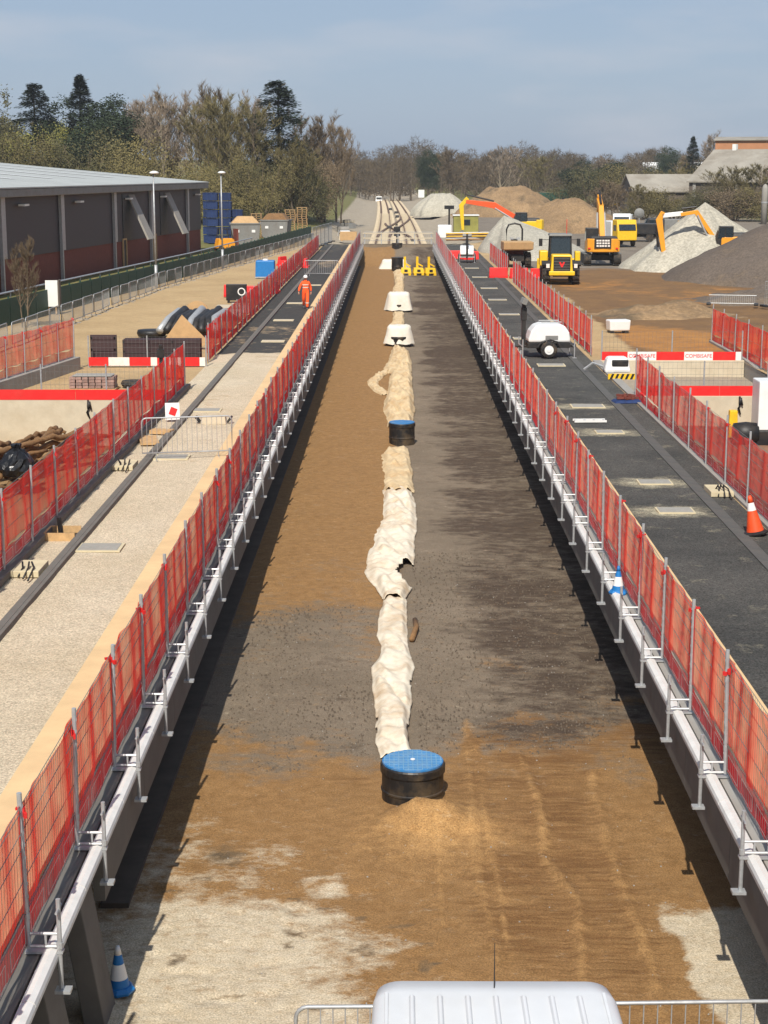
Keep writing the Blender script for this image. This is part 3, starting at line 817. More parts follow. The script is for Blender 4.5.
# row along the green fence
pb = None
pts = [(-16.6, 56), (-16.14, 67.5), (-15.8, 78), (-15.4, 90), (-14.75, 104), (-12.95, 125), (-8.2, 176)]
yy, idx = 60.0, 0
def bx(y): return float(np.interp(y, [p[1] for p in pts], [p[0] for p in pts]))
while yy < 174:
    x0, x1 = bx(yy), bx(yy+2.3)
    ang = math.atan2(2.3, x1-x0)
    lab = ('steel pedestrian barrier, %s of the row by the green fence, counted from the left' % ORD[idx]) if idx < 25 else ('steel pedestrian barrier, %s from the far end of the row by the green fence' % ORD[48-idx])
    if pb is None: pb = ped_barrier('pedestrian_barrier', lab, (x0, yy, -.05), ang, bars=False, group='steel barriers along the green fence'); 
    else: dup(pb, (x0+rng.uniform(-.06, .06), yy, -.05), ang+rng.uniform(-.04, .04), lab)
    yy += 2.33; idx += 1
# pair across the far end of the beds
ped_barrier('pedestrian_barrier', 'far steel barrier closing the end of the sand bed', (-3.3, 177.5, -.1), 0, False, w=3.4)
ped_barrier('pedestrian_barrier', 'far steel barrier closing the end of the gravel bed', (.3, 177.5, -.1), 0, False, w=3.6)
ped_barrier('pedestrian_barrier', 'low steel barrier across the asphalt behind the orange worker', (-6.4, 118, 0), 0, False, w=2.4)

# ---------------------------------------------------------------- centre line: chambers, geotextile, bags
def chamber(label, x, y, h, r=.47, near=False, lid=True):
    c = thing('drain_chamber', label, 'drain chamber', (x, y, TB))
    prof = [(r*.97, -.3), (r*.97, h*.3), (r, h*.32), (r, h*.36), (r*.97, h*.38), (r*.97, h-.13), (r*1.02, h-.12), (r*1.02, h-.02), (r*.99, h)]
    obj('shaft', MB().lathe(prof, 40), M['chamber_black'], c, smooth=False)
    if lid:
        l = obj('lid', MB().lathe([(r*.96, h+.001), (r*.96, h+.028), (r*.93, h+.034)], 40), M['blue_lid'], c)
        if near:
            mb = MB()
            n = 13
            for i in range(n):
                u = -r*.88+2*r*.88*i/(n-1); e = math.sqrt(max(0, (r*.92)**2-u*u))
                mb.box((u, 0, h+.038), (.012, 2*e, .008))
                mb.box((0, u, h+.0385), (2*e, .01, .007))
            obj('ribs', mb, M['lid_rib'], l)
            obj('lifting_eye', MB().lathe([(.035, h+.04), (.035, h+.05)], 10), M['white'], l)
    return c
M['chamber_black'] = mat('chamber_black', S(30, 30, 31), .45, var=.25, scale=3, dirt=S(120, 100, 72), dirt_amt=.55, dscale=1.6)
chamber('black drain chamber with ribbed blue lid, nearest the camera', .27, 23.2, .6, near=True)
chamber('black drain chamber with blue lid midway along the pale fabric', .24, 56.0, .75, .45)
chamber('black chamber peeping out under the nearer white bag', .2, 88.5, .55, .58, lid=False)
chamber('black chamber under the farther white bag', .2, 111, .5, .58, lid=False)
chamber('tall black chamber beside the yellow skids at the far end', .2, 157, 1.3, .55, lid=False)
chamber('black chamber standing in the earth spill at the far end', .2, 172, 2.0, .55, lid=False)

def cloth(name, label, rows, mt, seed, thick=.16, cat='fabric sheet', res=.045, xcols=26, hole=None):
    """crumpled sheet; rows = (y, x_left, x_right)"""
    ys_ = np.array([r[0] for r in rows]); a_ = np.array([r[1] for r in rows]); b_ = np.array([r[2] for r in rows])
    ny = int(min(420, (ys_[-1]-ys_[0])/res))
    yy_ = np.linspace(ys_[0], ys_[-1], ny)
    w_ = np.linspace(0, 1, xcols)
    sc = max(1.0, (ys_[0]+ys_[-1])/90)
    wob = .09*(fbm(yy_, yy_*0, 1.4*sc, octv=5, seed=seed)-.5)*2; wob2 = .09*(fbm(yy_, yy_*0+5, 1.2*sc, octv=5, seed=seed+3)-.5)*2
    A = np.interp(yy_, ys_, a_)+wob-.03; B = np.interp(yy_, ys_, b_)+wob2+.03
    X = A[:, None]+(B-A)[:, None]*w_[None, :]
    Y = yy_[:, None]+0*X
    Y = Y+.1*(fbm(X, Y, .6, octv=3, seed=seed+8)-.5)
    hump = (sstep(0, .2, w_)*sstep(1, .8, w_))[None, :]
    r1 = np.abs(2*fbm(X+.22*Y, Y-.3*X, .3, 2.2*sc, 2, seed+1)-1)
    r2 = np.abs(2*fbm(X-.3*Y, Y+.4*X, .5, .8*sc, 2, seed+2)-1)
    r3 = np.abs(2*fbm(X+.2*Y, Y, .2, .35*sc, 2, seed+6)-1)
    Z = TB+.035+hump*thick*(.15+.75*r1+.35*r2+.22*r3)+.02*fbm(X, Y, .3, octv=3, seed=seed+4)
    nx = xcols
    co = np.stack([X, Y, Z], -1).reshape(-1, 3)
    i = np.arange((ny-1)*(nx-1)); r, c = i//(nx-1), i % (nx-1); k = r*nx+c
    # ragged torn outline: drop cells near the edges where noise bites in, and a few worn holes
    wc = (w_[c]+w_[np.minimum(c+1, nx-1)])/2; ed = np.minimum(wc, 1-wc)*(B-A)[r]; ye = np.minimum(yy_[r]-yy_[0], yy_[-1]-yy_[r])
    xc, yc = X[r, c], Y[r, c]
    bite = .14*fbm(xc, yc, .3, .8*sc, 4, seed+31)
    keep = (ed > bite-.085) & (ye > 2.5*bite-.2)
    if hole: keep &= np.hypot((xc-hole[0])/hole[2], (yc-hole[1])/hole[3])+.7*(fbm(xc, yc, .25, .5, 3, seed+37)-.5) > 1
    k = k[keep]
    me = bpy.data.meshes.new(name); me.from_pydata(co.tolist(), [], np.stack([k, k+1, k+nx+1, k+nx], -1).tolist())
    me.polygons.foreach_set('use_smooth', [True]*len(me.polygons)); me.materials.append(mt); me.update()
    o = bpy.data.objects.new(name, me); COL.objects.link(o)
    so = o.modifiers.new('thickness', 'SOLIDIFY'); so.thickness = .012
    return tag(o, label, cat)
cloth('geotextile_sheet', 'white crumpled fabric strip running up from the nearest blue lid', [(24.89, -0.2, 0.24), (25.22, -0.22, 0.26), (25.94, -0.24, 0.25), (27.29, -0.27, 0.25), (28.53, -0.34, 0.29), (29.82, -0.4, 0.38), (30.54, -0.26, 0.33), (31.23, -0.21, 0.26), (31.94, -0.3, 0.24), (33.23, -0.26, 0.21), (34.88, -0.23, 0.18)], M['fabric_white'], 11, .2)
cloth('geotextile_sheet', 'wide white crumpled fabric with a torn bare patch, midway', [(34.71, -0.26, 0.2), (35.95, -0.4, 0.34), (37.27, -0.67, 0.42), (39.0, -0.6, 0.48), (41.62, -0.46, 0.52), (43.38, -0.35, 0.54), (45.43, -0.34, 0.55), (47.36, -0.32, 0.49)], M['fabric_white'], 23, .24, hole=(.27, 37.0, .22, 1.1))
cloth('geotextile_sheet', 'cream fabric tapering up to the second blue lid', [(47.05, -0.32, 0.52), (49.87, -0.31, 0.51), (53.45, -0.44, 0.46), (54.85, -0.24, 0.4)], M['fabric'], 35, .22)
cloth('geotextile_sheet', 'beige rumpled fabric just behind the second blue lid', [(59.54, -0.22, 0.64), (63.77, -0.43, 0.77), (66.88, -0.43, 0.75), (71.42, -0.22, 0.75), (75.2, -0.19, 0.77), (78.01, -0.53, 0.79), (80.99, -0.35, 0.77), (85.91, -0.19, 0.66)], M['fabric'], 47, .4, res=.1)
cloth('fabric_flap', 'beige fabric flap thrown out to the left over the sand', [(68.2, -.55, -.3), (69.5, -.85, -.35), (71.5, -1.1, -.75), (73, -1.2, -.8), (75, -.95, -.5), (76.8, -.5, -.3)], M['fabric'], 51, .2)
cloth('geotextile_sheet', 'beige fabric between the two white bags', [(90, -.1, .55), (95, -.2, .5), (99, -.45, .45), (103, -.15, .55), (109.5, -.1, .6)], M['fabric'], 59, .24, res=.15)
cloth('geotextile_sheet', 'far beige fabric beyond the white bags', [(113, -.1, .6), (122, -.05, .7), (130, -.2, .65), (137, .0, .7), (150, -.1, .75), (156, -.1, .8)], M['fabric'], 67, .3, res=.25)

def bulk_bag(label, x, y, w, d, h, seed):
    r_ = random.Random(seed)
    n, m_ = 28, 9
    mb = MB(); vs_ = []; fs = []
    for j in range(m_+1):
        t = j/m_
        for i in range(n):
            a = 2*PI*i/n
            sq = 1/max(abs(math.cos(a)), abs(math.sin(a)))**.55
            flare = (1.0 if t > .75 else 1+.28*(1-t/.75))*(1-.0*t)
            k = flare*(1+.07*math.sin(5*a+seed)*(1-t)+.05*math.sin(11*a+seed*2)*(1-t))
            if t > .85: k *= 1-.55*(t-.85)/.15
            zz = h*min(1, t/.85)+.03*math.sin(7*a+j)
            vs_.append((w/2*k*sq*math.cos(a), d/2*k*sq*math.sin(a), zz))
    for j in range(m_):
        fs += [(j*n+i, j*n+(i+1) % n, (j+1)*n+(i+1) % n, (j+1)*n+i) for i in range(n)]
    fs.append(tuple(range(m_*n, m_*n+n)))
    o = obj('bulk_bag', mb.add(vs_, fs), M['bag'], smooth=True)
    o.location = (x, y, TB)
    return tag(o, label, 'bag')
bulk_bag('white bulk bag pulled over a chamber, nearer of the two', .22, 88.7, 1.25, 1.2, .95, 3).location.z = TB+.16
bulk_bag('white bulk bag pulled over a chamber, farther of the two', .25, 111.2, 1.45, 1.3, 1.15, 5).location.z = TB+.12
bulk_bag('white sheet heaped around the tall far chamber', -.1, 160.5, 2.3, 2.2, .9, 8)
tag(obj('offcut_pipe', MB().path([(.34, 31.6, TB+.06), (.44, 32.4, TB+.1), (.42, 33.1, TB+.06)], .055, 7), M['log'], smooth=True), 'short brown offcut lying beside the white fabric on the gravel', 'offcut')

# yellow skids at the far end of the gravel bed
sk = None
for i, (x, nm) in enumerate(((.98, 'left'), (2.1, 'middle'), (3.15, 'right'))):
    lab = 'yellow lifting skid at the far end, %s one of three' % nm
    if sk is None:
        sk = thing('lifting_skid', lab, 'lifting skid', (x, 151, TB), 0, 'yellow skids at the far end')
        obj('base', MB().box((0, 0, .42), (1.0, .9, .5), top=(.82, .8)), M['yellow'], sk, bevel=.04)
        for s_ in (-.34, .34): obj('runner', MB().box((s_, 0, .09), (.22, 1.2, .18)), M['yellow'], sk)
        obj('mast', MB().box((-.1, .1, 1.15), (.2, .2, 1.0)), M['yellow'], sk)
        obj('arm', MB().box((.1, .05, .95), (.7, .12, .12), ry=.5), M['yellow'], sk)
        obj('slot', MB().box((0, -.45, .42), (.3, .03, .2)), M['black'], sk)
    else: dup(sk, (x, 151.3-.3*i, TB), .1*i, lab)

# ---------------------------------------------------------------- cones
def cone(label, loc, cols, h=.75, rz=0.0, tilt=0.0):
    c = thing('traffic_cone', label, 'traffic cone', loc, rz)
    c.rotation_euler = (tilt, 0, rz)
    k_ = h/.75
    obj('base', MB().lathe([(.24*k_, 0), (.25*k_, .03), (.2*k_, .07)], 8), M[cols[0]], c)
    def rad(z): return (.165-.135*(z-.07)/(h-.07))*k_
    zs = [.07]+[h*k for k in (.3, .62, .82, 1.0)]
    for k in range(4):
        obj('band', MB().lathe([(rad(zs[k]), zs[k]), (rad(zs[k+1]), zs[k+1])], 18, cap=(k == 3)), M[cols[1+k]], c, smooth=True)
    return c
cone('blue and white traffic cone by the leaning slab, bottom left', (-3.13, 17.35, TB), ['blue', 'blue', 'white', 'blue', 'white'], .55)
cone('blue and white traffic cone behind the nosing of the right platform', (3.93, 28.3, -.07), ['blue', 'blue', 'white', 'blue', 'blue'], .5)
cone('orange and white traffic cone leaning by the right fence', (7.33, 32.9, .0), ['black', 'cone_orange', 'cone_orange', 'white', 'cone_orange'], .8, 1.3, -.2)

# ---------------------------------------------------------------- van at the bottom edge
van = thing('white_van', 'white van with ribbed roof at the bottom edge of the view', 'van', (.80, 0, TB))
def van_sec(y, w, h, rr):                                # outline across the van
    pts = []
    for sx in (1, -1):
        arc = [(w/2-rr+rr*math.cos(a), h-rr*.55+rr*.55*math.sin(a)) for a in [k*PI/2/6 for k in range(7)]]
        seq = [(w/2+.03, .35), (w/2+.06, .9), (w/2+.03, 1.6)]+arc
        if sx < 0: seq = [(-a, b) for a, b in reversed(seq)]
        pts += seq
    return [(x, y, z) for x, z in pts]
secs = [(6.3, 1.88, 2.55, .22), (6.4, 1.94, 2.72, .2), (7.0, 1.96, 2.76, .2), (11.5, 1.96, 2.76, .2), (12.1, 1.94, 2.755, .2), (12.34, 1.88, 2.73, .2), (12.46, 1.74, 2.62, .26), (12.9, 1.64, 1.95, .3), (13.25, 1.6, 1.55, .3), (14.0, 1.62, 1.3, .25), (14.25, 1.56, 1.05, .25)]
mb = MB(); vs_ = []; fs = []
for s_ in secs: vs_ += van_sec(*s_)
n = len(vs_)//len(secs)
for j in range(len(secs)-1): fs += [(j*n+i, j*n+(i+1) % n, (j+1)*n+(i+1) % n, (j+1)*n+i) for i in range(n)]
fs += [tuple(range(n-1, -1, -1)), tuple(range((len(secs)-1)*n, len(secs)*n))]
obj('body', mb.add(vs_, fs), M['van_white'], van, smooth=True)
for i in range(7):
    x = -.66+.22*i
    obj('roof_rib', MB().box((x, 9.55, 2.772), (.055, 5.0, .04), top=(.45, .98)), M['van_white'], van, bevel=.01)
for q in (-.86, .86): obj('gutter', MB().box((q, 9.4, 2.74), (.03, 5.4, .05)), M['van_white'], van, bevel=.008)
for q in (8.2, 10.6): obj('roof_seam', MB().box((0, q, 2.7615), (1.5, .012, .006)), M['skip'], van)
obj('windscreen', MB().add([(-.72, 12.47, 2.38), (.72, 12.47, 2.38), (.76, 12.95, 1.96), (-.76, 12.95, 1.96)], [(0, 1, 2, 3)]), M['glass'], van)
obj('aerial', MB().tube((.0, 12.2, 2.72), (.0, 12.22, 3.12), .006, 5, r2=.003), M['black'], van)
for s_ in (-1, 1):
    for y in (7.6, 13.1):
        w = obj('wheel', MB().lathe([(.2, -.11), (.33, -.11), (.36, -.06), (.36, .06), (.33, .11), (.2, .11)], 22, axis='X'), M['rubber'], van, (s_*.85, y, .36), smooth=True)
        obj('rim', MB().lathe([(.05, s_*.12), (.2, s_*.1)], 16, axis='X'), M['galv'], w)

# ---------------------------------------------------------------- chamber covers and bits on the platforms
for i, (x, y) in enumerate(COVERS_L):
    lab = 'grey square chamber cover in the left platform, %s from the camera' % ORD[i]
    s_ = .9 if y < 60 else 1.0
    t = thing('chamber_cover', lab, 'chamber cover', (x, y, -.006), 0, 'chamber covers in the left platform')
    obj('frame', MB().box((0, 0, .0), (s_, s_*.8, .03)), M['screed'], t)
    obj('plate', MB().box((0, 0, .012), (s_*.86, s_*.66, .022)), M['cover'] if y < 60 else M['concrete_pale'], t)
for i, (x, y) in enumerate(COVERS_R):
    lab = 'pale chamber cover in the right platform asphalt, %s from the camera' % ORD[i]
    s_ = .8 if y < 50 else 1.05
    t = thing('chamber_cover', lab, 'chamber cover', (x, y, -.006), 0, 'chamber covers in the right platform')
    obj('frame', MB().box((0, 0, .0), (s_, s_*.75, .03)), M['screed'], t)
    obj('plate', MB().box((0, 0, .012), (s_*.9, s_*.64, .022)), M['cover'], t)
g = thing('white_grating', 'white slotted grating lying on the right asphalt', 'grating', (5.73, 48.3, -.02), .05)
for q in (-.16, .16): obj('bar', MB().box((0, q, .06), (.95, .05, .06)), M['white'], g)
for k_ in range(4): obj('rung', MB().box((-.42+.28*k_, 0, .05), (.05, .3, .05)), M['galv'], g)
w = thing('concrete_block', 'pale block with dark loops lying on the left platform beyond the barrier', 'block', (-5.3, 48.0, -.02))
obj('block_body', MB().box((0, 0, .12), (.75, .35, .24), top=(.9, .8)), M['concrete_pale'], w, bevel=.02)
for s_ in (-1, 1): obj('loop', MB().path([(s_*.4, -.1, .05), (s_*.52, -.1, .2), (s_*.52, .1, .2), (s_*.4, .1, .05)], .035, 6), M['black'], w)
for x, y, lab in ((-6.72, 29.6, 'cable outlet on a pale pad by the left kerb, nearest the camera'), (-6.72, 40.6, 'cable outlet on a pale pad by the left kerb, further one'), (7.42, 37.3, 'cable outlet on a pale pad in the asphalt by the right fence')):
    t = thing('cable_outlet', lab, 'cable outlet', (x, y, -.01))
    obj('pad', MB().box((0, 0, .06), (.52, .9, .12)), M['screed'], t, bevel=.01)
    for q in range(3):
        a = rng.uniform(0, 6)
        obj('cable', MB().path([(-.1+.1*q, -.1, .1), (-.1+.1*q+.08*math.cos(a), -.15, .22), (-.05+.1*q, -.3, .16), (-.1+.12*q, -.5-.15*q, .03)], .018, 5), M['black'], t, smooth=True)
t = thing('timber_box', 'open timber box shuttering beside the left kerb', 'timber box', (-6.7, 32.6, -.02))
for a in (((0, -.35, .06), (.62, .04, .2)), ((0, .35, .06), (.62, .04, .2))): obj('board', MB().box(*a), M['timber'], t)
obj('board', MB().box((-.3, 0, .06), (.04, .66, .2)), M['timber'], t); obj('pit', MB().box((0, 0, .0), (.56, .66, .04)), M['black'], t)
obj('stake', MB().path([(-.1, .3, 0), (-.12, .28, .35)], .05, 5), M['black'], t)
t = thing('timber_box', 'timber pieces and pale sign by the left barrier', 'timber', (-6.7, 44.5, 0))
obj('plank', MB().box((0, 0, .05), (.5, 1.3, .06), rz=.2), M['timber'], t); obj('plank', MB().box((.15, 1.5, .06), (.6, .4, .1), rz=-.2), M['timber'], t)
t = thing('notice', 'small white notice with a red mark beside the left kerb', 'notice', (-6.55, 48.3, 0), .2)
obj('panel', MB().box((0, 0, .3), (.42, .02, .5), rx=-.2), M['white'], t); obj('mark', MB().box((.02, -.02, .3), (.2, .012, .22), rx=-.2, ry=.4), M['red'], t)
t = thing('rubble_heap', 'heap of bricks on blue sheeting at the corner of the right fence', 'rubble', (7.42, 52.6, 0))
obj('sheet', MB().box((0, 0, .04), (.95, .7, .09), top=(.8, .7), rz=.1), M['blue_dark'], t, bevel=.03)
for q in range(14):
    obj('brick', shared('brick', lambda: mesh_of('brick', MB().box((0, 0, 0), (.22, .1, .07)), M['brick'])), None, t, (rng.uniform(-.3, .3), rng.uniform(-.2, .25), rng.uniform(.1, .22)), rng.uniform(0, 3))
# stones strewn over the near sand
mb = MB()
for q in range(700):
    y = 15+22*rng.random()**1.6; x = rng.uniform(-2.9, 3.7)
    if tb_sand(np.array(x), np.array(y)) > .8 and rng.random() < .6: continue
    s_ = rng.uniform(.005, .016)
    zz = float(tb_z(np.array([[x]]), np.array([[y]]))[0, 0])
    mb.box((x, y, zz+s_*.3), (s_*1.6, s_*1.2, s_), rz=rng.uniform(0, 3), top=(.6, .7))
mg = MB()
for q in range(7000):
    y = 23.5+16*rng.random()**1.25; x = rng.uniform(-2.85, 3.9)
    if float(tb_sand(np.array(x), np.array(y))) > .55 or abs(x) < .4: continue
    s_ = rng.uniform(.007, .019)
    mg.box((x, y, TB+.015+.0*s_), (s_*1.7, s_*1.3, s_*1.4), rz=rng.uniform(0, 3), top=(.6, .7))
tag(obj('gravel', mg, M['gravel_stone'], fix=False), 'loose gravel on the grey part of the near beds', 'gravel', kind='stuff')
tag(obj('loose_stones', mb, M['concrete'], fix=False), 'loose stones strewn over the near end of the beds', 'stones', kind='stuff')

# ---------------------------------------------------------------- worker in orange
def worker():
    p = thing('person', 'person in orange hi-vis suit and white helmet walking along the left asphalt', 'person', (-4.79, 89.2, 0), R(4))
    V = {'pel': (0, 0, .96, .15, .115), 'bel': (0, -.01, 1.1, .155, .12), 'che': (0, -.01, 1.3, .175, .13), 'nek': (0, 0, 1.48, .075, .075), 'hed': (0, -.02, 1.56, .07, .075),
         'shl': (-.17, 0, 1.42, .085, .085), 'ell': (-.31, .0, 1.17, .075, .075), 'wrl': (-.37, -.14, .95, .05, .05),
         'shr': (.17, 0, 1.42, .085, .085), 'elr': (.27, .1, 1.17, .075, .075), 'wrr': (.29, .06, .93, .05, .05),
         'hil': (-.1, 0, .9, .115, .12), 'knl': (-.11, .06, .51, .09, .09), 'anl': (-.1, .33, .17, .075, .075),
         'hir': (.1, 0, .9, .115, .12), 'knr': (.09, -.16, .51, .09, .09), 'anr': (.07, -.28, .1, .075, .075)}
    E_ = [('pel', 'bel'), ('bel', 'che'), ('che', 'nek'), ('nek', 'hed'), ('che', 'shl'), ('shl', 'ell'), ('ell', 'wrl'), ('che', 'shr'), ('shr', 'elr'), ('elr', 'wrr'),
          ('pel', 'hil'), ('hil', 'knl'), ('knl', 'anl'), ('pel', 'hir'), ('hir', 'knr'), ('knr', 'anr')]
    ks = list(V)
    me = bpy.data.meshes.new('body'); me.from_pydata([V[k][:3] for k in ks], [(ks.index(a), ks.index(b)) for a, b in E_], [])
    o = bpy.data.objects.new('body', me); COL.objects.link(o); o.parent = p
    o.modifiers.new('skin', 'SKIN'); sv = me.skin_vertices[0].data
    for i, k in enumerate(ks): sv[i].radius = V[k][3:]; sv[i].use_root = (k == 'pel')
    ss = o.modifiers.new('sub', 'SUBSURF'); ss.levels = ss.render_levels = 2
    me.materials.append(M['hivis'])
    obj('head', MB().lathe([(.02, -.115), (.065, -.1), (.082, -.04), (.086, .02), (.07, .08), (.03, .11)], 16, c=(0, -.02, 1.64)).box((0, -.11, 1.625), (.025, .04, .05)).box((-.045, -.095, 1.65), (.03, .012, .012)).box((.045, -.095, 1.65), (.03, .012, .012)), M['skin'], p, smooth=True)
    h = obj('helmet', MB().lathe([(.115, 0), (.118, .04), (.1, .1), (.06, .14), (.01, .15)], 18, c=(0, -.02, 1.67)), M['white'], p, smooth=True)
    obj('peak', MB().prism([(-.1, -.1), (-.07, -.18), (.07, -.18), (.1, -.1)], 1.668, 1.682, 'Z'), M['white'], h)
    for z, r in ((1.13, .175), (1.27, .19)): obj('tape_band', MB().lathe([(r, 0), (r+.004, .05)], 20, c=(0, -.01, z), cap=False), M['tape'], p).scale = (1, .78, 1)
    for sx, kx, ky, az, ay in ((-1, -.105, .09, .34, .2), (1, .08, -.135, .32, -.22)):
        obj('tape_band', MB().lathe([(.1, 0), (.1, .05)], 14, c=(kx, ay, az), cap=False), M['tape'], p)
    for (x, y, z) in ((-.1, .36, .1), (.07, -.33, .05)):
        obj('boot', MB().box((x, y, z), (.11, .29, .1), top=(.75, .6)), M['black'], p, bevel=.02)
    for wx, wy, wz, s_ in ((-.375, -.15, .9, -1), (.29, .055, .88, 1)):
        hnd = obj('hand', MB().box((wx, wy, wz-.02), (.045, .085, .1)), M['skin'], p, bevel=.012)
        for q in range(4): obj('finger', MB().path([(wx, wy-.035+.023*q, wz-.06), (wx-s_*.012, wy-.035+.023*q, wz-.1), (wx-s_*.03, wy-.033+.022*q, wz-.125+.008*abs(q-1))], .0105, 6), M['skin'], hnd)
        obj('thumb', MB().path([(wx-s_*.01, wy-.045, wz), (wx-s_*.03, wy-.065, wz-.04), (wx-s_*.035, wy-.06, wz-.07)], .011, 6), M['skin'], hnd)
worker()

# ---------------------------------------------------------------- lighting trailers
def light_trailer(label, loc, rz):
    """local: length along X, drawbar towards -X"""
    t = thing('lighting_trailer', label, 'lighting tower', loc, rz)
    n = 10
    prof = [(-.82, .62), (-.82, .75), (-.72, 1.05), (-.55, 1.26), (-.3, 1.34), (.35, 1.34), (.62, 1.26), (.8, 1.0), (.84, .75), (.84, .62)]
    obj('canopy', MB().prism(prof, -.55, .55, 'Y'), M['white'], t, bevel=.07)
    obj('chassis', MB().box((0, 0, .5), (1.7, 1.0, .22)).box((-1.1, 0, .42), (.9, .1, .1)).box((.95, 0, .45), (.35, .5, .12)), M['black'], t, bevel=.02)
    obj('grille', MB().box((.1, -.556, .8), (.5, .012, .16)), M['skip'], t)
    for s_ in (-1, 1):
        w_ = obj('wheel', MB().lathe([(.16, -.09), (.29, -.09), (.33, -.05), (.33, .05), (.29, .09), (.16, .09)], 24, axis='Y'), M['rubber'], t, (-.02, s_*.64, .33), smooth=True)
        obj('rim', MB().lathe([(.04, s_*.11), (.09, s_*.105), (.13, s_*.07), (.18, s_*.092)], 16, axis='Y'), M['white'], w_)
        obj('mudguard', MB().path([(-.45, s_*.64, .45), (-.32, s_*.64, .64), (0, s_*.64, .74), (.3, s_*.64, .64), (.42, s_*.64, .45)], .04, 6), M['black'], t)
    for x in (-1.05, 1.0):
        for s_ in (-1, 1):
            obj('outrigger', MB().tube((x, s_*.62, .0), (x, s_*.62, .75), .025, 6).box((x, s_*.62, .01), (.16, .16, .02)).tube((x, s_*.62, .45), (x, 0, .45), .025, 6), M['galv'], t)
    obj('hitch', MB().tube((-1.5, 0, .05), (-1.5, 0, .6), .035, 8).box((-1.55, 0, .45), (.25, .14, .1)), M['black'], t)
    ms = obj('mast', MB().box((-.95, 0, 1.35), (.16, .16, 1.7)).box((-.95, 0, 1.7), (.22, .22, .5)), M['black'], t, bevel=.01)
    for q in (-.22, .22): obj('lamp_head', MB().box((-.95+.0, q, 2.2), (.2, .3, .24), ry=.4), M['skip'], ms, bevel=.02)
    for q in (-.4, .4): obj('roof_rail', MB().tube((-.3, q, 1.4), (.5, q, 1.4), .02, 5), M['galv'], t)
light_trailer('white lighting trailer standing sideways on the right asphalt', (6.05, 65.9, 0), R(3))
light_trailer('white lighting trailer seen end-on far along the right asphalt', (5.85, 136.5, 0), R(88))

# ---------------------------------------------------------------- left clutter
def mesh_copy(key, fn): return shared(key, fn)
# brown plastic panels stacked on edge
bar = lambda: mesh_of('brown_panel', (lambda m_: m_)(MB().box((0, 0, .5), (.95, .16, 1.0)).box((0, -.09, .9), (.9, .03, .1)).box((0, -.09, .5), (.9, .03, .08)).box((0, -.09, .12), (.9, .03, .1)).box((-.42, -.09, .5), (.06, .03, .9)).box((.42, -.09, .5), (.06, .03, .9))), M['brown_crate'])
BM_ = bar()
spots = [(-11.15, 63.3, 1.12, 'tall dark brown plastic panel at the left end of the panels behind the boards')]
for i in range(9): spots.append((-9.95+(i % 3)*.98, 63.5+.3*(i//3), .92-.0*(i//3), None))
for i, (x, y, s_, lab) in enumerate(spots):
    o = obj('barrier_panel', BM_, None, None, (x, y, -.02), rng.uniform(-.05, .05)); o.scale = (1.05, 1, s_)
    tag(o, lab or 'dark brown plastic panel, row %s from the front, %s from the left' % (ORD[(i-1)//3], ORD[(i-1) % 3]), 'panel', 'brown plastic panels behind the boards')
# fan of black corrugated pipes
for i in range(9):
    x = -10.2+i*.26
    mb = MB().path([(x-.25+.05*i, 73.5, .3), (x, 74.6, .7+.05*math.sin(i)), (x+.3, 76.2, .95+.1*math.sin(i*2)), (x+.45, 77.6, .55)], .17, 9)
    lab = 'black corrugated pipe in the bundle behind the plywood, %s from the left' % ORD[i]
    tag(obj('pipe', mb, M['black'] if i % 4 else M['galv'], smooth=True), lab, 'pipe', 'pipe bundle on the left yard')
tag(obj('pipe_coil', MB().lathe([(.35, 0), (.62, .02), (.66, .15), (.62, .28), (.35, .3)], 26, c=(-10.9, 74.2, 0)), M['black'], smooth=True), 'black coil of pipe at the left end of the pipe bundle', 'pipe coil').rotation_euler = (0, 0, 0)
tag(obj('plywood_sheet', MB().prism([(-9.6, .35), (-8.0, .1), (-7.75, .28), (-8.85, 1.4)], 68.9, 68.94, 'Y'), M['ply']), 'triangular brown plywood sheet leaning before the black pipes', 'plywood').rotation_euler = (0, 0, 0)
tag(obj('cable_drum', MB().lathe([(.55, -.3), (.55, -.24), (.3, -.22), (.3, .22), (.55, .24), (.55, .3)], 26, axis='Y', c=(-9.5, 79.5, .6)), M['ply'], smooth=False), 'round timber cable drum behind the black pipes', 'drum')
tag(obj('sand_heap', MB().lathe([(1.0, 0), (.7, .25), (.35, .45), (.05, .5)], 18, c=(-8.7, 83, -.05)), M['log'], smooth=True), 'small brown heap beside the white crates', 'heap')
for i, (x, y) in enumerate(((-8.75, 86), (-8.1, 87.2), (-8.35, 84.9))):
    t = thing('white_crate', 'white crate by the red fence, %s of three from the left' % ORD[(0, 2, 1)[i]], 'crate', (x, y, -.03), .1*i, 'white crates by the red fence')
    obj('box', MB().box((0, 0, .22), (.85, .7, .44), top=(1.05, 1.05)), M['white'], t, bevel=.02); obj('lid', MB().box((0, 0, .46), (.92, .78, .04)), M['concrete_pale'], t)
t = thing('pallet_of_pavers', 'stack of brownish pavers on the ground behind the red band, left', 'pavers', (-10.25, 56.0, -.05))
pm_ = mesh_of('paver', MB().box((0, 0, 0), (.19, .3, .085)), M['paver'])
for l_ in range(4):
    for i in range(7):
        for j in range(2): obj('paver', pm_, None, t, (-.66+i*.22+rng.uniform(-.01, .01), -.2+j*.4, .12+l_*.1), rng.uniform(-.05, .05))
obj('pallet', MB().box((0, 0, .04), (1.6, .9, .05)), M['timber'], t)
obj('sheet', MB().box((0, 0, .5), (1.35, .75, .02), top=(.95, .95)), M['concrete'], t)
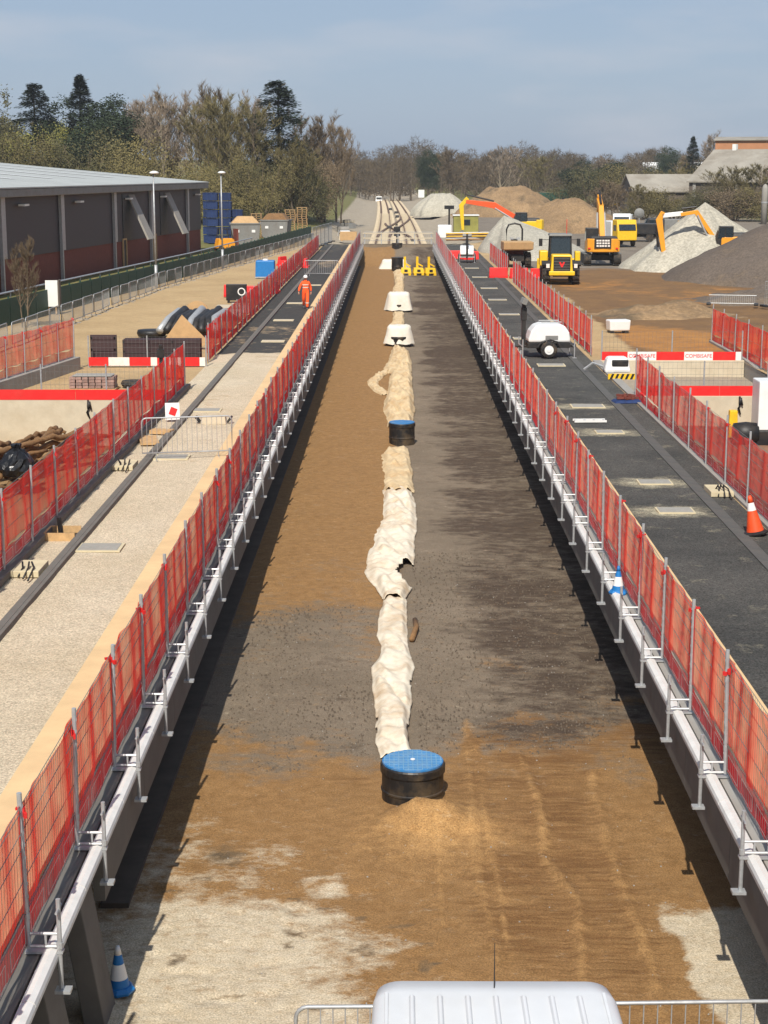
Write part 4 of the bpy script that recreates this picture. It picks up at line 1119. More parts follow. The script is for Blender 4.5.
tag(obj('tyre', MB().lathe([(.2, 0), (.38, .0), (.42, .09), (.38, .18), (.2, .18)], 22, c=(-9.0, 56.6, 0)), M['rubber'], smooth=True), 'black tyre lying beside the stack of pavers', 'tyre')
t = thing('stand_pipe', 'dark standpipe with orange base in front of the boards, left', 'standpipe', (-8.3, 58.6, 0))
obj('post', MB().tube((0, 0, 0), (0, 0, 1.2), .07, 8).box((0, 0, .9), (.25, .2, .3)), M['black'], t); obj('base', MB().box((.4, .3, .22), (.6, .5, .44), top=(.7, .7)), M['orange'], t, bevel=.06)
# pit contents: roots, black sack, grey container
for i in range(34):
    x0, y0 = -11.6+rng.uniform(-.9, .9)+.03*i, 40.6+.32*i+rng.uniform(-.4, .4)
    lab = 'muddy brown log in the left pit, %s from the camera' % ORD[i]
    n = 12; a = R(66)+rng.uniform(-.35, .35); ln = rng.uniform(2.4, 4.2)
    ptl = [(x0-ln/2*math.cos(a)+ln*k_/n*math.cos(a)+rng.uniform(-.06, .06), y0-ln/2*math.sin(a)+ln*k_/n*math.sin(a)*1.3, -1.4+.26*(i % 5)*(1-abs(i-18)/30)+rng.uniform(-.06, .1)) for k_ in range(n+1)]
    ptl = [(min(max(px_, -13.2), -7.9), min(max(py_, 30), 52.4), pz_) for px_, py_, pz_ in ptl]
    tag(obj('log', MB().path(ptl, .15, 8, radii=[(.055+.05*((i*7) % 5)/4)*rng.uniform(.7, 1.25) for _ in range(n+1)]), M['log'], smooth=True), lab, 'log', 'logs in the left pit')
sk_ = MB().lathe([(.2, 0), (.42, .08), (.5, .2), (.47, .35), (.4, .5), (.3, .62), (.2, .7), (.08, .76), (.13, .86)], 22, c=(-10.35, 44.6, -.95))
sk_.v = [(x+rng.uniform(-.05, .05), y+rng.uniform(-.05, .05), z+rng.uniform(-.04, .04)) for x, y, z in sk_.v]
tag(obj('rubbish_sack', sk_, M['black_bag']), 'shiny black rubbish sack among the logs of the left pit', 'sack')
t = thing('stillage', 'grey steel stillage with a red tube on top at the left edge', 'stillage', (-12.75, 46.5, -1.5))
obj('basket', MB().box((0, 0, .75), (1.1, 1.3, 1.1)), M['skip'], t, bevel=.02)
for sx in (-1, 1):
    for sy in (-1, 1): obj('leg', MB().tube((sx*.56, sy*.66, 0), (sx*.56, sy*.66, 1.45), .04, 6), M['galv'], t)
tag(obj('red_tube', MB().tube((-13.5, 44.6, .1), (-12.2, 47.0, .25), .18, 12), M['brick'], smooth=True), 'dull red tube lying on the grey stillage', 'tube')
# right bay contents
t = thing('generator_cabinet', 'tall white cabinet on a black base in the right bay', 'cabinet', (11.95, 50.6, -1.0))
obj('housing', MB().box((0, 0, 1.22), (1.75, 1.0, 1.5)), M['white'], t, bevel=.03)
obj('base', MB().box((0, 0, .23), (1.8, 1.1, .46)), M['black'], t, bevel=.03)
obj('vent', MB().box((-.35, -.505, .62), (.36, .012, .12)), M['skip'], t)
obj('door', MB().box((.35, -.506, 1.25), (.9, .012, 1.3)), M['white'], t)
tag(obj('fuel_tank', MB().lathe([(.1, -.4), (.32, -.36), (.36, 0), (.32, .36), (.1, .4)], 16, axis='X', c=(10.75, 50.3, -.65)), M['black'], smooth=True), 'black drum lying left of the white cabinet', 'drum')
tag(obj('yellow_box', MB().box((10.55, 51.3, -.5), (.3, .3, .85), top=(.8, .8)), M['chev'], bevel=.02), 'yellow box standing left of the white cabinet', 'box')
t = thing('water_tank', 'white plastic tank on the bare earth of the right yard', 'tank', (10.3, 76.7, -.1), .2)
obj('tank_body', MB().box((0, 0, .38), (.95, .6, .5), top=(1.08, 1.1)), M['white'], t, bevel=.06)
for s_ in (-1, 1): obj('foot', MB().box((s_*.35, 0, .06), (.16, .5, .14)), M['black'], t)
t = thing('hopper', 'grey rounded hopper with a black opening behind the chevron board', 'hopper', (8.15, 60.8, .0))
obj('shell', MB().box((0, 0, .28), (1.0, .8, .56), top=(.75, .8)), M['white'], t, bevel=.1)
obj('opening', MB().box((.08, -.36, .36), (.6, .1, .24)), M['black'], t, bevel=.04)
obj('hose', MB().path([(-.5, -.1, .2), (-.9, -.2, .35), (-1.2, -.1, .1)], .05, 6), M['galv'], t)
t = thing('chevron_board', 'yellow and black chevron board lying before the grey hopper', 'board', (8.1, 58.5, 0))
obj('board', MB().box((0, 0, .1), (1.1, .05, .2)), M['chev'], t)
for q in range(6): obj('stripe', MB().prism([(-.5+q*.18, .005), (-.41+q*.18, .005), (-.33+q*.18, .195), (-.42+q*.18, .195)], -.03, -.027, 'Y'), M['black'], t)
# site boxes and barriers further back on the left
t = thing('blue_tank', 'bright blue plastic tank beside the red fence, left yard', 'tank', (-9.0, 116, 0))
obj('body', MB().box((0, 0, .6), (1.35, 1.1, 1.2), top=(.95, .95)), M['blue'], t, bevel=.06); obj('cap', MB().lathe([(.2, 1.2), (.18, 1.3)], 14), M['white'], t)
obj('cradle', MB().box((0, 0, .05), (1.4, 1.15, .1)), M['galv'], t)
t = thing('black_board', 'black sign box with pale ring standing on the left yard', 'sign box', (-8.95, 94, 0))
obj('box', MB().box((0, 0, .55), (1.15, .4, .9)), M['black'], t, bevel=.02); obj('ring', MB().lathe([(.16, -.205), (.22, -.207)], 16, axis='Y', c=(.3, 0, .6), cap=False), M['white'], t)
for s_ in (-1, 1): obj('leg', MB().box((s_*.45, 0, .05), (.1, .5, .1)), M['black'], t)
rb = None
for i, (x, y, a) in enumerate(((-8.6, 97.5, 0), (-9.5, 98.6, .1), (-7.3, 101.5, 1.5), (-8.2, 126, .3), (-8.9, 132, 1.2), (-8.1, 137, 1.4), (-6.9, 129, 1.5), (7.2, 116.5, .1), (8.6, 116, .2), (10.0, 115.6, .1), (6.4, 141, 0), (5.2, 142, 0))):
    where = 'on the left yard' if x < 0 else 'by the right fence'
    lab = 'red plastic barrier block %s, %s of its group from the camera' % (where, ORD[i if x < 0 else i-7])
    if rb is None:
        rb = thing('plastic_barrier', lab, 'barrier', (x, y, -.02), a, 'red plastic barriers')
        obj('block', MB().box((0, 0, .35), (1.3, .36, .7), top=(.96, .45)), M['red'], rb, bevel=.04); obj('skirt', MB().box((0, 0, .06), (1.3, .5, .12)), M['red'], rb)
    else: dup(rb, (x, y, -.02), a, lab)

# white sign board and lamp posts
t = thing('notice_board', 'white panel with a shade-coloured side standing by the green fence', 'notice board', (-17.75, 86.0, 0), .1)
obj('panel', MB().box((0, 0, 1.05), (.62, .06, 1.35)), M['white'], t); obj('side', MB().box((.36, .45, 1.05), (.06, .95, 1.35)), M['far_wall'], t)  # side coloured brown for the shade on the box's right face
for x in (-.2, .2): obj('leg', MB().box((x, .06, .2), (.08, .08, .4)), M['timber'], t)
lp = thing('lamp_post', 'tall grey lamp post with white head before the brown building, nearer one', 'lamp post', (-15.25, 106.4, 0))
obj('column', MB().tube((0, 0, 0), (0, 0, 1.4), .1, 10).tube((0, 0, 1.4), (0, 0, 7.1), .065, 10, r2=.045), M['galv'], lp, smooth=True)
h_ = obj('lantern', MB().lathe([(.05, -.08), (.26, -.03), (.32, .03), (.24, .1), (.08, .15)], 18, c=(.06, 0, 7.12)), M['white'], lp, smooth=True)
obj('lens', MB().lathe([(.05, -.12), (.2, -.06)], 14, c=(.06, 0, 7.12)), M['glass'], h_)
dup(lp, (-13.2, 127.9, 0), 0, 'tall grey lamp post with white head beside the blue crates, farther one')

# green fence, panel by panel
gf = thing('green_fence', 'dark green metal fence running below the brown building', 'fence')
gy = 66.0
gx = lambda y: float(np.interp(y, [50, 88, 122, 196, 240], [-21.6, -17.75, -14.3, -8.8, -5.6]))
gm = mesh_of('fence_panel', (lambda m_: [m_.box((x_, 0, .98), (.13, .02, 1.95)) for x_ in [-.88+.16*k for k in range(12)]] and m_)(MB().box((0, .03, 1.6), (1.95, .04, .06)).box((0, .03, .4), (1.95, .04, .06))), M['green'])
gp = mesh_of('fence_post', MB().box((0, .05, 1.0), (.08, .08, 2.05)), M['green'])
solid = mesh_of('fence_sheet', MB().box((0, .06, 1.0), (1.97, .012, 1.85)), M['green'])
while gy < 188:
    ang = math.atan2(2.0, gx(gy+2)-gx(gy))
    obj('fence_panel', gm, None, gf, (gx(gy+1), gy+1, -.7), ang); obj('fence_sheet', solid, None, gf, (gx(gy+1), gy+1, -.7), ang); obj('fence_post', gp, None, gf, (gx(gy), gy, -.7), ang)
    gy += 2.0
cb = thing('coping_rail', 'pale rail along the foot of the building above the green fence', 'rail')
obj('rail', MB().path([(gx(y)-.6, y, 1.42) for y in (66, 88, 110, 122, 150)], .05, 6), M['galv'], cb)
for q in range(22): obj('rail_post', MB().tube((gx(66+4*q)-.6, 66+4*q, -.1), (gx(66+4*q)-.6, 66+4*q, 1.42), .03, 5), M['galv'], cb)
# things parked behind the fence
t = None
for i, (x, y, l_, dz) in enumerate(((-18.7, 172, 6, 0), (-17.4, 172.4, 6, 0), (-19.2, 173.6, 6, 0), (-16.3, 173, 4, 0), (-16.6, 174, 4, 0))):
    for k_ in range(l_):
        lab = 'dark blue crate in stack %s from the left by the building, %s from the ground' % (ORD[(1, 2, 0, 4, 3)[i]], ORD[k_])
        if t is None:
            t = thing('blue_crate', lab, 'crate', (x, y, .86*k_), .03, 'stacked blue crates')
            obj('box', MB().box((0, 0, .42), (1.2, 1.0, .74)), M['blue_dark'], t, bevel=.02); obj('rim', MB().box((0, 0, .78), (1.27, 1.07, .07)), M['blue_dark'], t)
            for s_ in (-.5, 0, .5): obj('rib', MB().box((s_, -.52, .42), (.06, .05, .7)), M['blue_dark'], t)
        else: dup(t, (x+rng.uniform(-.03, .03), y, .86*k_), rng.uniform(-.04, .04), lab)
def skip_(label, loc, rz, load):
    t = thing('skip', label, 'skip', loc, rz); t.scale = (1, 1, 1.3)
    obj('hull', MB().prism([(-1.5, 1.6), (1.5, 1.6), (1.35, .35), (.9, .0), (-.9, .0), (-1.35, .35)], -1.3, 1.3, 'Y'), M['skip'], t, bevel=.03)
    obj('rim', MB().box((0, 0, 1.62), (3.15, 2.75, .1)), M['skip'], t)
    for q in (-.8, .8): obj('lug', MB().box((q, -1.33, 1.05), (.35, .06, .2)), M['white'], t)
    obj('load', MB().box((0, 0, 1.9), (2.9, 2.5, .55), top=(.55, .6)), M[load], t, bevel=.1)
skip_('grey skip heaped with timber, next to the blue crates', (-15.2, 170, .0), .12, 'ply')
skip_('grey skip with scrap, between the pale pallets', (-12.9, 182, .0), -.1, 'log')
for i, (x, y, z, n_) in enumerate(((-15.2, 184, 0, 11), (-12.0, 192, 0, 12), (-10.7, 193, 0, 13), (-13.6, 191, 0, 10))):
    t = thing('pallet_stack', 'stack of pale timber pallets behind the green fence, %s from the left' % ORD[i], 'pallets', (x, y, z), .05*i, 'pallet stacks behind the green fence')
    pmm = shared('pallet', lambda: mesh_of('pallet', (lambda m_: [m_.box((0, -.5+.17*q, .22), (1.2, .12, .03)) for q in range(7)] and [m_.box((q*.52, 0, .12), (.1, 1.0, .16)) for q in (-1, 0, 1)] and m_)(MB()), M['timber']))
    for q in range(n_): obj('pallet', pmm, None, t, (rng.uniform(-.05, .05), 0, q*.25), rng.uniform(-.05, .05))

# ---------------------------------------------------------------- brown warehouse on the left
B = thing('warehouse', 'long brown clad warehouse with brick base and pale low roof, left', 'building', (-18.1, 156, 0), math.atan2(-1, -.1))
BL = 82.0
obj('brick_wall', MB().span(0, BL, -40, 0, -.3, 2.0), M['brick'], B)
obj('clad_wall', MB().span(-.003, BL, -40, .06, 2.0, 5.75), M['clad'], B)
obj('fascia', MB().span(-.5, BL, -.2, .75, 5.72, 6.2), M['skip'], B, bevel=.04)
rf = obj('roof', MB().add([(-.6, .8, 6.22), (BL, .8, 6.22), (BL, -40, 9.8), (-.6, -40, 9.8), (-.6, .8, 6.3), (BL, .8, 6.3), (BL, -40, 9.9), (-.6, -40, 9.9)],
    [(0, 1, 2, 3), (7, 6, 5, 4), (0, 4, 5, 1), (1, 5, 6, 2), (2, 6, 7, 3), (3, 7, 4, 0)]), M['roof'], B)
for q in range(9):
    x = 6+q*8.6
    obj('rooflight', MB().add([(x, -4, 6.3+4.8*.0882+.03), (x+1.2, -4, 6.3+4.8*.0882+.03), (x+1.2, -36, 6.3+36.8*.0882+.03), (x, -36, 6.3+36.8*.0882+.03)], [(0, 1, 2, 3)]), M['white'], rf)
obj('roof_vent', MB().lathe([(.2, 0), (.2, .5), (.3, .55), (.3, .7)], 10, c=(36, -10, 7.2)), M['black'], rf)
for i, Y in enumerate((149.8, 136.5, 125.3, 112, 100, 88)):
    s_ = (156-Y)*1.005
    obj('downpipe', MB().box((s_, .2, 2.9), (.22, .2, 5.8)), M['galv'], B)
    obj('cladding_trim', MB().box((s_-.7, .1, 3.9), (.8, .1, 3.7)), M['galv'], B)
    obj('wall_lamp', MB().box((s_-4.0, .35, 5.2), (1.3, .4, .12), rz=.1), M['white'], B)
for Y in (129.5, 141.5):
    s_ = (156-Y)*1.005
    obj('dark_bay', MB().box((s_, .08, 3.8), (2.6, .06, 3.5)), M['black'], B)  # flat black sheet in place of the recessed bay
    obj('sun_catch_panel', MB().add([(s_-2.1, .15, 5.5), (s_-.3, .15, 5.5), (s_-.3, 1.7, 2.1), (s_-2.1, 1.7, 2.1), (s_-2.1, .05, 5.45), (s_-.3, .05, 5.45), (s_-.3, 1.55, 2.05), (s_-2.1, 1.55, 2.05)],  # made-up slanted panel, tilted to catch sun where a recess reveal is lit
        [(0, 1, 2, 3), (7, 6, 5, 4), (0, 4, 5, 1), (1, 5, 6, 2), (2, 6, 7, 3), (3, 7, 4, 0)]), M['concrete'], B)
for Y in (128.5, 138):
    s_ = (156-Y)*1.005
    d_ = obj('door', MB().box((s_, .03, 1.05), (.9, .1, 2.1)), M['black'], B)
    for (bx_, bz, bw, bh) in ((-.5, 1.05, .12, 2.2), (.5, 1.05, .12, 2.2), (0, 2.15, 1.1, .12)): obj('door_frame', MB().box((s_+bx_, .1, bz), (bw, .1, bh)), M['ply'], d_)
t = thing('forklift', 'yellow and red forklift parked at the end of the brown building', 'forklift', (-15.6, 153.5, 0), .5)
obj('body', MB().box((0, 0, .8), (1.8, 1.1, .9), top=(.8, .9)), M['amber'], t, bevel=.08); obj('guard', MB().path([(-.6, -.5, 1.2), (-.5, -.5, 2.1), (.4, -.5, 2.1), (.6, -.5, 1.2)], .05, 5).path([(-.6, .5, 1.2), (-.5, .5, 2.1), (.4, .5, 2.1), (.6, .5, 1.2)], .05, 5), M['black'], t)
obj('mast', MB().box((1.1, 0, 1.1), (.15, .9, 2.0)), M['brick'], t)
for q in (-.6, .6):
    for w in (-.5, .5): obj('wheel', MB().lathe([(.1, -.1), (.3, -.1), (.3, .1), (.1, .1)], 14, axis='Y', c=(q, w, .3)), M['rubber'], t)

# ---------------------------------------------------------------- railway beyond the platforms
M['slab_tan'] = mat('track_slab', S(206, 186, 152), .9, var=.12, scale=.6)
def ribbon(mb, off, w, z0, z1, ya, yb, n=60, offb=None):
    offb = off if offb is None else offb
    pr_ = None
    for i in range(n+1):
        y = ya+(yb-ya)*i/n; o_ = off+(offb-off)*(3*(i/n)**2-2*(i/n)**3)
        x = float(track_x(np.array(y)))+o_
        cur = [(x-w/2, y, z0), (x+w/2, y, z0), (x+w/2, y, z1), (x-w/2, y, z1)]
        if pr_: mb.add(pr_+cur, [(0, 1, 5, 4), (1, 2, 6, 5), (2, 3, 7, 6), (3, 0, 4, 7)])
        pr_ = cur
    return mb
for off, lab in ((-1.75, 'left railway track curving away beyond the platforms'), (1.75, 'right railway track curving away beyond the platforms')):
    t = thing('railway_track', lab, 'railway track')
    obj('track_slab', ribbon(MB(), off, 3.1, -1.05, -.78, 186, 620), M['slab_tan'], t, fix=False)
    for s_ in (-.75, .75):
        obj('rail', ribbon(MB(), off+s_, .12, -.8, -.6, 186, 620), M['rail'], t, fix=False)
        obj('fastening_strip', ribbon(MB(), off+s_, .42, -.79, -.765, 186, 620), M['rail'], t, fix=False)
    yy = 190.0
    sl = shared('slp', lambda: mesh_of('sleeper', MB().box((0, 0, -.745), (2.3, .3, .05)), M['concrete_pale']))
    while yy < 330:
        obj('sleeper', sl, None, t, (float(track_x(np.array(yy)))+off, yy, 0)); yy += 2.6
t = thing('crossover', 'crossover rails linking the two curved tracks', 'railway track')
for s_ in (-.75, .75): obj('rail', ribbon(MB(), -1.75+s_, .3, -.76, -.58, 205, 300, 30, 1.75+s_), M['rail'], t, fix=False)
t2 = thing('crossover', 'dark cross rail between the tracks, nearer the platforms', 'railway track')
obj('rail', ribbon(MB(), 1.75, .3, -.75, -.57, 196, 262, 24, -1.75), M['rail'], t2, fix=False)
for i, (x, y) in enumerate(((-.8, 240), (.4, 300), (.2, 330), (-1.0, 360))):
    tag(obj('trackside_box', MB().box((x, y, -.6), (.8, 1.5, .5), top=(.8, .9)), M['black'], bevel=.03), 'dark box between the rails, %s from the platforms' % ORD[i], 'box', 'boxes between the rails')
t = thing('signal_post', 'black signal post with boxes in front of the curved tracks', 'signal', (.2, 179, -1))
obj('post', MB().tube((0, 0, 0), (0, 0, 2.4), .09, 8), M['black'], t); obj('head', MB().box((0, 0, 2.0), (.7, .35, 1.0)), M['black'], t, bevel=.03)
for i, (x, y) in enumerate(((-5.9, 196), (-6.3, 207), (-7.0, 222), (-6.6, 236), (-7.2, 252))):
    t = thing('pallet_load', 'pale load on the strip left of the tracks, %s from the platforms' % ORD[i], 'load', (x, y, -.6), .2*i, 'loads left of the tracks')
    obj('crate', MB().box((0, 0, .4), (1.3, 2.2, .7), top=(.9, .9)), M[('concrete_pale', 'white', 'concrete', 'skip', 'concrete_pale')[i]], t, bevel=.04); obj('strap', MB().box((0, 0, .45), (1.34, .1, .72)), M['black'], t)
t = thing('trackside_van', 'tiny white van beside the curve of the tracks', 'van', (-4.6, 480, -1.6))
obj('body', MB().box((0, 0, 1.2), (2.0, 4.5, 1.6), top=(.85, .8)), M['white'], t, bevel=.15); obj('windscreen', MB().box((0, -2.1, 1.55), (1.5, .3, .45)), M['glass'], t)
t = thing('trackside_sign', 'small white board near the far end of the tracks', 'sign', (6.5, 420, -.3))
obj('post', MB().tube((0, 0, 0), (0, 0, 1.6), .08, 6), M['galv'], t); obj('board', MB().box((0, -.1, 2.2), (1.5, .06, 1.9)), M['white'], t)
t = thing('plank_barrier', 'pale plank barrier across the far end of the beds', 'barrier', (.3, 176.2, -.15))
for z in (.55, 1.05): obj('plank', MB().box((0, 0, z), (7.4, .05, .11)), M['concrete_pale'], t)
for k in range(5): obj('post', MB().box((-3.5+1.75*k, .06, .5), (.1, .08, 1.3)), M['galv'], t)
t = thing('site_hut', 'tan timber box at the end of the left platform', 'box', (-5.0, 179.5, 0))
obj('box', MB().box((0, 0, .5), (1.8, 1.2, .9)), M['ply'], t, bevel=.02)
for s_ in (-.7, .7): obj('leg', MB().box((s_, 0, .03), (.15, 1.2, .1)), M['timber'], t)

# ---------------------------------------------------------------- heaps of earth and stone
gravel_pale = soil('gravel_pale', (S(178, 172, 156), S(164, 158, 142)), [], speck=.22, sscale=5, bump=1.0, bscale=4)
earth_tan = soil('earth_tan', (S(150, 124, 92), S(126, 104, 78)), [('streak', S(98, 84, 66), S(110, 94, 72), .4, .4, (1, 1, 1))], speck=.2, sscale=5, bump=1.0, bscale=3)
earth_grey = soil('earth_grey', (S(104, 93, 83), S(92, 82, 73)), [('streak', S(120, 104, 86), S(110, 96, 80), .3, .35, (1, 1, 1))], speck=.2, sscale=7, bump=1.0, bscale=5)
def heap(label, cx_, cy_, rx_, ry_, h_, mt, seed, peak=(0, 0), power=1.0, z=-.2, rough=.1, flat=0.0):
    n, m_ = 120, 48
    th = np.linspace(0, 2*np.pi, n, endpoint=False)[None, :]; r_ = np.linspace(0, 1, m_)[:, None]
    lob = 1+.22*(fbm(np.cos(th)*2+5, np.sin(th)*2+5, 1.0, octv=3, seed=seed)-.5)*2
    X = cx_+peak[0]*(1-r_)+rx_*r_*lob*np.cos(th); Y = cy_+peak[1]*(1-r_)+ry_*r_*lob*np.sin(th)
    prof = np.clip((1-r_)/(1-flat), 0, 1)**power
    Z = z+h_*prof*(1+rough*2*(fbm(X, Y, 2.2, octv=4, seed=seed+1)-.5))+(rough*1.6+.1)*(fbm(X, Y, 1.3, octv=6, seed=seed+2)-.5)*sstep(0, .15, 1-r_)
    Z = Z-.25*sstep(.9, 1.0, r_)
    co = np.stack([X, Y, Z+0*X], -1).reshape(-1, 3)
    fs = [(j*n+i, j*n+(i+1) % n, (j+1)*n+(i+1) % n, (j+1)*n+i) for j in range(m_-1) for i in range(n)]
    me = bpy.data.meshes.new('heap'); me.from_pydata(co.tolist(), [], fs); me.polygons.foreach_set('use_smooth', [True]*len(me.polygons))
    at = me.attributes.new('streak', 'FLOAT', 'POINT'); at.data.foreach_set('value', (fbm(X, Y, 5, octv=4, seed=seed+5)*.75).astype(np.float32).reshape(-1))
    me.materials.append(mt); me.update()
    o = bpy.data.objects.new('spoil_heap', me); COL.objects.link(o)
    return tag(o, label, 'heap')
heap('tall pale gravel cone behind the small excavator', 23.9, 130, 7.4, 7.0, 5.1, gravel_pale, 3, power=1.03, rough=.05)
heap('big dark grey-brown soil heap at the right edge', 34.6, 115.5, 15.5, 13, 8.3, earth_grey, 13, power=1.0, rough=.09)
heap('low pale gravel heap behind the tan dumper', 12.9, 156, 5.0, 15, 3.3, gravel_pale, 23, peak=(-2.4, 6), power=.85, rough=.08)
heap('far pale stone heap right of the curved tracks', 8.2, 300, 5.6, 7, 3.7, gravel_pale, 33, power=.6, rough=.1, flat=.3)
heap('far tan earth heap with a flat top beyond the orange boom', 18.5, 276, 9.5, 10, 4.8, earth_tan, 43, power=.7, rough=.15, flat=.3)
heap('tan and grey earth heap behind the large excavator', 21.3, 205, 7.4, 8, 4.0, earth_tan, 53, power=.7, rough=.16, flat=.2)
heap('low brown spoil ridge in the right yard beyond the lettered band', 14.5, 88, 6.5, 5.0, 1.1, earth_tan, 63, power=1.3, rough=.3, z=-.55)
heap('grey spoil beside the dark soil heap, right yard', 22.5, 99, 7.5, 6.5, 1.2, earth_grey, 73, power=1.3, rough=.3, z=-.55)

# ---------------------------------------------------------------- site machines
def beam(mb, pts, hh, w, y=0.0, mi=0):
    """box-section beam through (x,z) points with half heights hh, thickness w"""
    up, dn = [], []
    for i, (x, z) in enumerate(pts):
        a = Vector(pts[min(i+1, len(pts)-1)])-Vector(pts[max(i-1, 0)]); a.normalize()
        nx, nz = -a.y, a.x
        up.append((x+nx*hh[i], z+nz*hh[i])); dn.append((x-nx*hh[i], z-nz*hh[i]))
    return mb.prism(up+dn[::-1], y-w/2, y+w/2, 'Y', mi)
def track_unit(L_, h, w, y):
    pts = []
    for k in range(9): a = PI/2+PI*k/8; pts.append((-L_/2+h/2+h/2*math.cos(a), h/2+h/2*math.sin(a)))
    for k in range(9): a = -PI/2+PI*k/8; pts.append((L_/2-h/2+h/2*math.cos(a), h/2+h/2*math.sin(a)))
    return MB().prism(pts, y-w/2, y+w/2, 'Y')
def excavator(label, loc, rz, col, s=1.0, boom=None, arm=None, bucket=None, boom_m=None, cab_y=.75, board=False, cab_m='black'):
    t = thing('excavator', label, 'excavator', loc, rz); t.scale = (s, s, s)
    for sy in (-1, 1):
        tr = obj('crawler', track_unit(3.9, .85, .6, sy*1.2), M['rubber'], t)
        mb = MB()
        for k in range(13):
            for z in (.0, .85): mb.box((-1.6+k*.267, sy*1.2, z), (.14, .64, .05))
        obj('track_shoes', mb, M['galv_dark'], tr)
    obj('undercarriage', MB().box((0, 0, .5), (2.2, 1.9, .4)).lathe([(.7, .7), (.7, 1.0)], 18), M['black'], t)
    hs = obj('house', MB().box((-.5, -.05, 1.45), (2.6, 2.6, .9)), M[col], t, bevel=.08)
    obj('engine_cover', MB().box((-1.0, -.1, 2.05), (1.5, 2.3, .35), top=(.9, .9)), M['black'], hs, bevel=.05)
    cw = obj('counterweight', MB().prism([(-1.3, -1.3), (-1.9, -1.25), (-2.15, -.8), (-2.2, 0), (-2.15, .8), (-1.9, 1.25), (-1.3, 1.3)], 1.0, 2.05, 'Z'), M[col], t, bevel=.06)
    cb_ = obj('cab', MB().prism([(-.3, 1.0), (1.2, 1.0), (1.25, 1.9), (.95, 2.85), (-.3, 2.85)], cab_y-.48, cab_y+.48, 'Y'), M[cab_m], t, bevel=.05)
    sgn = 1 if cab_y > 0 else -1
    for y_, ty in ((cab_y+.486, .012), (cab_y-.486, .012)):
        obj('window', MB().prism([(.5, 1.75), (1.12, 1.75), (.9, 2.7), (.5, 2.7)], y_-ty, y_+ty, 'Y'), M['glass'], cb_)
        obj('window', MB().prism([(-.2, 1.85), (.4, 1.85), (.4, 2.7), (-.2, 2.7)], y_-ty, y_+ty, 'Y'), M['glass'], cb_)
    obj('windscreen', MB().add([(1.262, cab_y-.4, 1.75), (1.262, cab_y+.4, 1.75), (.99, cab_y+.38, 2.78), (.99, cab_y-.38, 2.78)], [(0, 1, 2, 3)]), M['glass'], cb_)
    if boom:
        bm_ = obj('boom', beam(MB(), boom, [.22*min(1, s), .34*s**2, .2*min(1, s)][:len(boom)] if len(boom) == 3 else [.24]*len(boom), .42, -.15), M[boom_m or col], t, bevel=.03)
        p0, p1 = boom[0], boom[1]
        obj('boom_ram', MB().tube((p0[0]+.5, -.5, p0[1]-.15), (p1[0]-.1, -.45, p1[1]-.3), .08, 8).tube((p0[0]+.5, .2, p0[1]-.15), (p1[0]-.1, .15, p1[1]-.3), .08, 8), M['galv'], bm_)
        obj('arm_ram', MB().tube((boom[1][0], -.15, boom[1][1]+.45), ((boom[-1][0]+arm[0][0])/2, -.15, arm[0][1]+.35), .09, 8), M['black'], bm_)
    if arm: obj('arm', beam(MB(), arm, [.2, .26, .14][:len(arm)] if len(arm) == 3 else [.2]*len(arm), .34, -.15), M[col], t, bevel=.03)
    if bucket:
        bx_, bz, ang = bucket
        c_, s_ = math.cos(ang), math.sin(ang)
        out = [(0, .3), (.35, .25), (.55, -.2), (.45, -.75), (.05, -.95), (-.15, -.9), (.2, -.65), (.28, -.25), (.0, .1)]
        obj('bucket', MB().prism([(bx_+x*c_-z*s_, bz+x*s_+z*c_) for x, z in out], -.7, .4, 'Y'), M['galv_dark'], t, bevel=.02)
    if board:
        bd = obj('sign_board', MB().box((-2.24, .05, 1.72), (.05, 1.35, .8)), M['black'], t)
        for r_ in range(3):
            for q in range(5):
                if rng.random() < .9: obj('sign_print', MB().box((-2.27, -.42+.22*q+rng.uniform(-.02, .02), 1.5+.21*r_), (.012, .17, .13)), M['white_print'], bd)
        for sy in (-1, 1): obj('tail_lamp', MB().box((-2.05, sy*1.1, 1.3), (.1, .2, .1)), M['red'], t)
    return t
excavator('large amber excavator seen from behind with a sign on its counterweight', (16.75, 136.5, -.1), R(88), 'amber', 1.0,
          boom=[(.6, 1.7), (2.6, 4.3), (4.6, 5.0)], arm=[(4.3, 5.4), (4.6, 4.7), (4.4, 2.2)], bucket=(4.3, 1.6, -.4), board=True)
excavator('small amber excavator with black cab digging beside the gravel cone', (25.1, 126.5, .9), R(176), 'amber', .82,
          boom=[(1.2, 1.6), (3.0, 4.1), (4.4, 3.85)], arm=[(4.2, 4.05), (6.6, 3.55), (6.8, 3.2)], bucket=None, cab_y=.75)
excavator('yellow excavator with a long orange boom behind the low gravel heap', (14.2, 186, .0), R(181), 'yellow', 1.0,
          boom=[(.3, 2.0), (3.3, 3.6), (6.4, 4.0)], arm=[(6.2, 4.4), (6.9, 3.6), (6.7, .9)], bucket=(6.6, .6, -.2), boom_m='orange')
